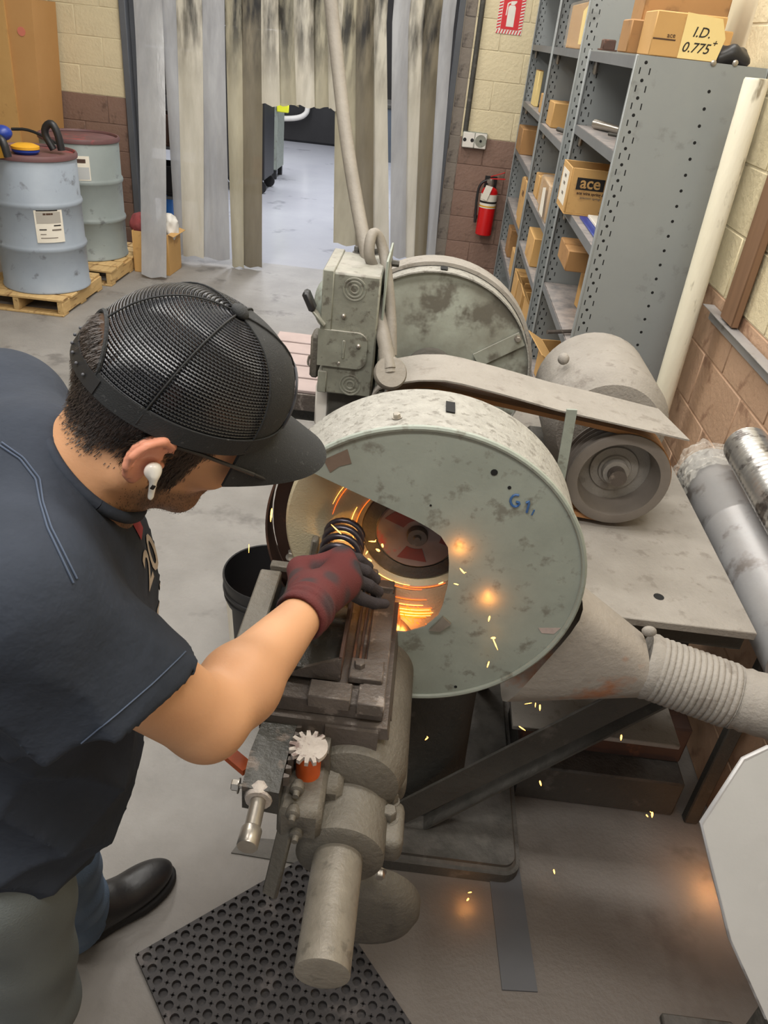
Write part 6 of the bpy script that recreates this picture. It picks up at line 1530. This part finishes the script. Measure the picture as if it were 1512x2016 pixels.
jme = net_mesh('jeans', jeans_f, (-.86, .36, .02), (-.28, 1.12, 1.06), .0055, M_jeans, jean_color, relax=1); link('jeans', jme, person)

# shoes
def shoe(A_, dirv, name):
    A_ = np.array((A_[0], A_[1], 0.0)); dv = np.array((dirv[0], dirv[1], 0)); dv /= np.linalg.norm(dv); sv = np.array((dv[1], -dv[0], 0))
    Mx = np.stack([dv, sv, (0, 0, 1)], 1).astype(np.float32); A32 = A_.astype(np.float32)
    def up(P):
        q = (P - A32) @ Mx
        d = ell_dist(q, (.125, .004, .048), (.105, .050, .044)); d = smin(d, ell_dist(q, (-.01, 0, .06), (.058, .042, .055)), .04)
        d = smin(d, seg_dist(q, (-.005, 0, .085), (.06, 0, .070), .046, .040), .03); d = smin(d, ell_dist(q, (.06, 0, .04), (.11, .042, .045)), .02)
        return np.maximum(smax(d, .022 - q[..., 2], .004), q[..., 2] - .13)
    def so(P):
        q = (P - A32) @ Mx
        d2 = ell_dist(np.concatenate([q[..., :2], q[..., 2:] * 0], -1), (.135, .004, 0), (.102, .054, 1)); d2 = smin(d2, ell_dist(np.concatenate([q[..., :2], q[..., 2:] * 0], -1), (-.01, 0, 0), (.066, .044, 1)), .06)
        return smax(d2, np.abs(q[..., 2] - .015) - .014, .003)
    lo_ = np.array((A_[0] - .26, A_[1] - .26, -.01)); hi_ = np.array((A_[0] + .26, A_[1] + .27, .15))
    s_ = link('shoe', net_mesh('shoe', up, lo_, hi_, .005, M_shoe, None, 1), person)
    link('sole', net_mesh('sole', so, lo_, hi_, .005, M_sole, None, 1), s_)
    b = MB()
    for k in range(4):
        x = .052 + k * .022; z = .101 - k * .008
        p0_, p1_, p2_ = [Vector(A_ + dv * x + sv * s) + Vector((0, 0, zz)) for s, zz in ((-.022, z - .012), (0, z), (.022, z - .012))]
        b.tube([p0_, p1_, p2_], .0026, 6)
    b.part('laces', M_sole, s_)
shoe(ANl + np.array((.02, .01, 0)), (.66, .75), 'shoe'); shoe(ANr, (.9, .35), 'shoe')

# work glove on the right hand: palm, four curled fingers and a thumb round the spring
def jp(px, py, z): return np.array(Zp(px, py, z))
FG = [[jp(674, 1098, 1.134), jp(705, 1101, 1.122), jp(724, 1116, 1.100), jp(722, 1134, 1.072)],
      [jp(688, 1114, 1.136), jp(720, 1125, 1.120), jp(738, 1141, 1.096), jp(731, 1157, 1.068)],
      [jp(694, 1140, 1.130), jp(726, 1153, 1.108), jp(744, 1165, 1.086), jp(737, 1178, 1.064)],
      [jp(684, 1164, 1.118), jp(714, 1180, 1.096), jp(737, 1188, 1.080), jp(758, 1189, 1.068)]]
TH = [jp(592, 1160, 1.105), jp(590, 1128, 1.085), jp(604, 1110, 1.065), jp(622, 1100, 1.055)]
RF = (.0096, .0100, .0098, .0098)
def glove_f(P):
    d = seg_dist(P, WR - (WR - EL) / np.linalg.norm(WR - EL) * -.0, WR + (HAND - WR) * .45, .0365, .034)
    for i, F_ in enumerate(FG):
        base = WR + (HAND - WR) * .35
        d = smin(d, seg_dist(P, base, F_[0], .024, .0165), .022)
    d = smin(d, seg_dist(P, jp(592, 1122, 1.118), FG[0][0], .019, .017), .018)
    d = smin(d, seg_dist(P, WR, jp(592, 1122, 1.118), .026, .019), .02)
    d = smin(d, seg_dist(P, WR, TH[0], .024, .018), .02)
    d = smin(d, seg_dist(P, TH[0], TH[1], .018, .014), .012)
    th = smin(seg_dist(P, TH[1], TH[2], .0138, .0125), seg_dist(P, TH[2], TH[3], .0125, .0105), .004); d = smin(d, th, .008)
    for F_, r in zip(FG, RF):
        e = seg_dist(P, F_[0], F_[1], r * 1.28, r * 1.12); e = smin(e, seg_dist(P, F_[1], F_[2], r * 1.12, r), .002); e = smin(e, seg_dist(P, F_[2], F_[3], r, r * .86), .003)
        d = smin(d, e, .0025)
    ax = (WR - EL) / np.linalg.norm(WR - EL); t_ = (P - WR.astype(np.float32)) @ ax.astype(np.float32)
    cuff = np.abs(np.linalg.norm(P - WR.astype(np.float32) - t_[..., None] * ax.astype(np.float32), axis=-1) - .036) - .0035
    cuff = smax(cuff, np.abs(t_ + .006) - .022, .003)
    d = smin(d, cuff, .006)
    d = d + .0008 * np.sin(t_ * 420) * (t_ < .02)
    return d
GRED, GDK, GGR = to_lin((88, 32, 31)), to_lin((46, 40, 42)), to_lin((60, 60, 56))
def glove_color(P):
    k = np.array([np.min([np.linalg.norm(P - F_[j], axis=1) for j in (1, 2, 3)], axis=0) for F_ in FG]).min(0)
    kt = np.min([np.linalg.norm(P - TH[j], axis=1) for j in (1, 2, 3)], axis=0); k = np.minimum(k, kt)
    nz = np.sin(P[:, 0] * 95) * np.sin(P[:, 1] * 80 + 2) * np.sin(P[:, 2] * 70)
    m = np.clip(sstep(.046, .022, k + .012 * nz) + .75 * np.clip(-nz * 1.6, 0, 1), 0, 1)[:, None]
    return GRED + (GDK - GRED) * m
gme = net_mesh('work_glove', glove_f, (-.2, .74, 1.02), (.06, 1.22, 1.24), .0026, M_glovered, glove_color, relax=1); link('work_glove', gme, person, 'dirty red knitted work glove, darkened at the fingers')
def lglove_f(P):
    d = seg_dist(P, WRl, WRl + (HDl - WRl) * .6, .033, .036); fw = bF * .02
    for k, ln in enumerate((.075, .085, .08, .065)):
        b0 = WRl + (HDl - WRl) * .75 + bF * (.03 - .02 * k); m0 = b0 + (HDl - WRl) / .094 * ln * .55 + bR * .006; e0 = m0 + (HDl - WRl) / .094 * ln * .4 + bR * .02
        d = smin(d, smin(seg_dist(P, b0, m0, .0115, .0105), seg_dist(P, m0, e0, .0105, .009), .003), .006)
    t0 = WRl + (HDl - WRl) * .3 + bF * .03; return smin(d, seg_dist(P, t0, t0 + bF * .03 + np.array((0, 0, -.05)), .014, .0105), .01)
link('work_glove', net_mesh('work_glove', lglove_f, HDl - .16, HDl + .16, .004, M_glovered, lambda P: np.tile(GRED, (len(P), 1)), 1), person)

# cap
cap = link('cap', None, person, 'black cap with a mesh back, button and curved bill')
cap.matrix_parent_inverse = Matrix.Translation(Vector((-.6, .74, 0))).inverted()
CA, CB, CH = .109, .0875, .104
def cap_pt(az, ph, off=0.0):
    """az 0 at the front; ph 0 at the band, pi/2 at the button"""
    base = .040 + .012 * math.cos(az); rho = max(0, math.cos(ph)) ** .78
    f = (CA + off) * math.cos(az) * rho + .002; r = (CB + off) * math.sin(az) * rho
    front = max(0, math.cos(az)) ** 2
    u = base + (CH - .012 * math.cos(az) + off) * (math.sin(ph) ** (.98 - .14 * front))
    return HL(f, r, u)
OPN = .048
def cap_panel(name, a0, a1, m, hole=False, nu=22, nv=22):
    bm = bmesh.new(); uvl = bm.loops.layers.uv.new('UVMap'); g = {}
    for i in range(nu + 1):
        for j in range(nv + 1):
            az = a0 + (a1 - a0) * i / nu; ph = (PI / 2 - .02) * j / nv
            if hole:                                            # half round opening above the strap
                dx = abs(az - PI) * .095; lim = math.sqrt(max(0, OPN ** 2 - dx ** 2)) / .11
                ph = lim + (PI / 2 - .02 - lim) * j / nv
            g[i, j] = (bm.verts.new(cap_pt(az, ph)), (az * .098 * max(.25, math.cos(ph)), ph * .115))
    for i in range(nu):
        for j in range(nv):
            q = [g[i, j], g[i + 1, j], g[i + 1, j + 1], g[i, j + 1]]; f = bm.faces.new([x[0] for x in q]); f.smooth = True
            for l, x in zip(f.loops, q): l[uvl].uv = x[1]
    me_ = bpy.data.meshes.new(name); bm.to_mesh(me_); bm.free(); me_.materials.append(m)
    o = link(name, me_, cap); so = o.modifiers.new('thickness', 'SOLIDIFY'); so.thickness = .0016; so.offset = 1; return o
D60 = PI / 3
cap_panel('front_panel', -D60 * .98, D60 * .98, M_cap, nu=30)
cap_panel('mesh_panel', D60 * .98, 2 * D60, M_net); cap_panel('mesh_panel', -2 * D60, -D60 * .98, M_net)
cap_panel('mesh_panel', 2 * D60, PI, M_net, True); cap_panel('mesh_panel', PI, 4 * D60, M_net, True)
sm = MB()
for az in (0, D60 * .98, 2 * D60, PI, 4 * D60, -D60 * .98):
    p0_ = OPN / .11 if abs(az - PI) < .01 else 0
    sm.tube([cap_pt(az, p0_ + (PI / 2 - .03 - p0_) * k / 16, .0012) for k in range(17)], .0010, 6)
sm.part('seam_tape', M_cap, cap)
MB().tube([cap_pt(PI + (OPN / .095) * s / 12, math.sqrt(max(0, OPN ** 2 - (OPN * s / 12) ** 2)) / .11, .001) for s in range(-12, 13)], .0022, 6).part('opening_binding', M_cap, cap)
MB().sheet(lambda u, v: cap_pt(-PI * .84 + PI * 1.68 * u, .0 + .0, .0015) + Vector(HU) * (-.004 + .022 * v), 60, 2, .0016).part('head_band', M_cap, cap)
MB().sheet(lambda u, v: cap_pt(PI - .58 + 1.16 * u, 0, .003) + Vector(HU) * (-.003 + .017 * v), 16, 2, .0018).part('snap_strap', M_black, cap)
bt = MB()
for k in range(6):
    c = cap_pt(PI - .4 + .8 * k / 5, 0, .0048) + Vector(HU) * .0055; bt.sphere(c, .0017, 8)
bt.part('snap_stud', M_capedge, cap)
MB().sphere(cap_pt(0, PI / 2) + Vector(HU) * .003, .0095, 16, (1, 1, .62), Matrix(((HF[0], HR[0], HU[0]), (HF[1], HR[1], HU[1]), (HF[2], HR[2], HU[2])))).part('button', M_cap, cap)
def fbill(u, v):
    s = -1 + 2 * u; az = s * 1.02
    b0 = cap_pt(az, 0, .0005); k = (1 - abs(s) ** 2.8)
    f = CA * math.cos(az) + .002 + .079 * v * k + .006 * v; r = CB * math.sin(az) * (1 + .05 * v)
    uu = .040 + .012 * math.cos(az) + .004 - .030 * s * s * v - .018 * v * (1 - .3 * s * s) - .012 * s * s
    return HL(f, r, uu)
MB().sheet(fbill, 36, 14, .0035).part('bill', M_cap, cap)
# embroidered patch outline on the front panel
em = MB(); em.tube([cap_pt(az, ph, .0022) for az, ph in ((.42, .12), (.44, .3), (.40, .42), (.34, .5), (.34, .62), (.2, .7), (0, .74), (-.2, .7), (-.34, .62), (-.42, .3), (-.42, .12), (0, .1), (.42, .12))], .0016, 6, smooth=1); em.part('patch_outline', M_capedge, cap)

# spectacles and earbud
gl = link('glasses', None, person, 'black framed safety glasses'); gl.matrix_parent_inverse = cap.matrix_parent_inverse.copy()
for s in (-1, 1):
    MB().tube([HL(-.022, s * .081, .026), HL(.02, s * .080, .028), HL(.088, s * .074, .022)], .0022, 8).part('temple', M_black, gl)
    ctr = [HL(.112 - .010 * abs(math.cos(2 * PI * k / 20) * .5), s * (.036 + .030 * math.cos(2 * PI * k / 20)), .010 + .019 * math.sin(2 * PI * k / 20)) for k in range(21)]
    MB().tube(ctr, .0018, 6, cap=False).part('lens_rim', M_black, gl)
    MB().sheet(lambda u, v: HL(.110, s * (.036 + .027 * (2 * u - 1) * math.sqrt(max(0, 1 - (2 * v - 1) ** 2))), .010 + .018 * (2 * v - 1)), 6, 8, .0012).part('lens', M_glass, gl)
    MB().tube([HL(.088, s * .074, .022), HL(.108, s * .066, .015)], .0022, 6).part('hinge', M_black, gl)
MB().tube([HL(.111, -.008, .014), HL(.116, 0, .018), HL(.111, .008, .014)], .0018, 6).part('bridge', M_black, gl)
eb_ = net_mesh('earbud', lambda P: smin(ell_dist((P - HO) @ HM, (-.016, .089, -.004), (.0085, .008, .010)), seg_dist((P - HO) @ HM, (-.014, .094, -.006), (-.004, .096, -.032), .0042, .0032), .004), HL(-.01, .092, -.01) - Vector((.05, .05, .05)), HL(-.01, .092, -.01) + Vector((.05, .05, .05)), .0018, M_bud, None, 1)
eo = link('earbud', eb_, person, 'white earbud in the right ear')
MB().box(HL(-.0105, .0988, -.016), (.0035, .0015, .005), Matrix(((HF[0], HR[0], HU[0]), (HF[1], HR[1], HU[1]), (HF[2], HR[2], HU[2])))).part('earbud_slot', M_ink, eo)
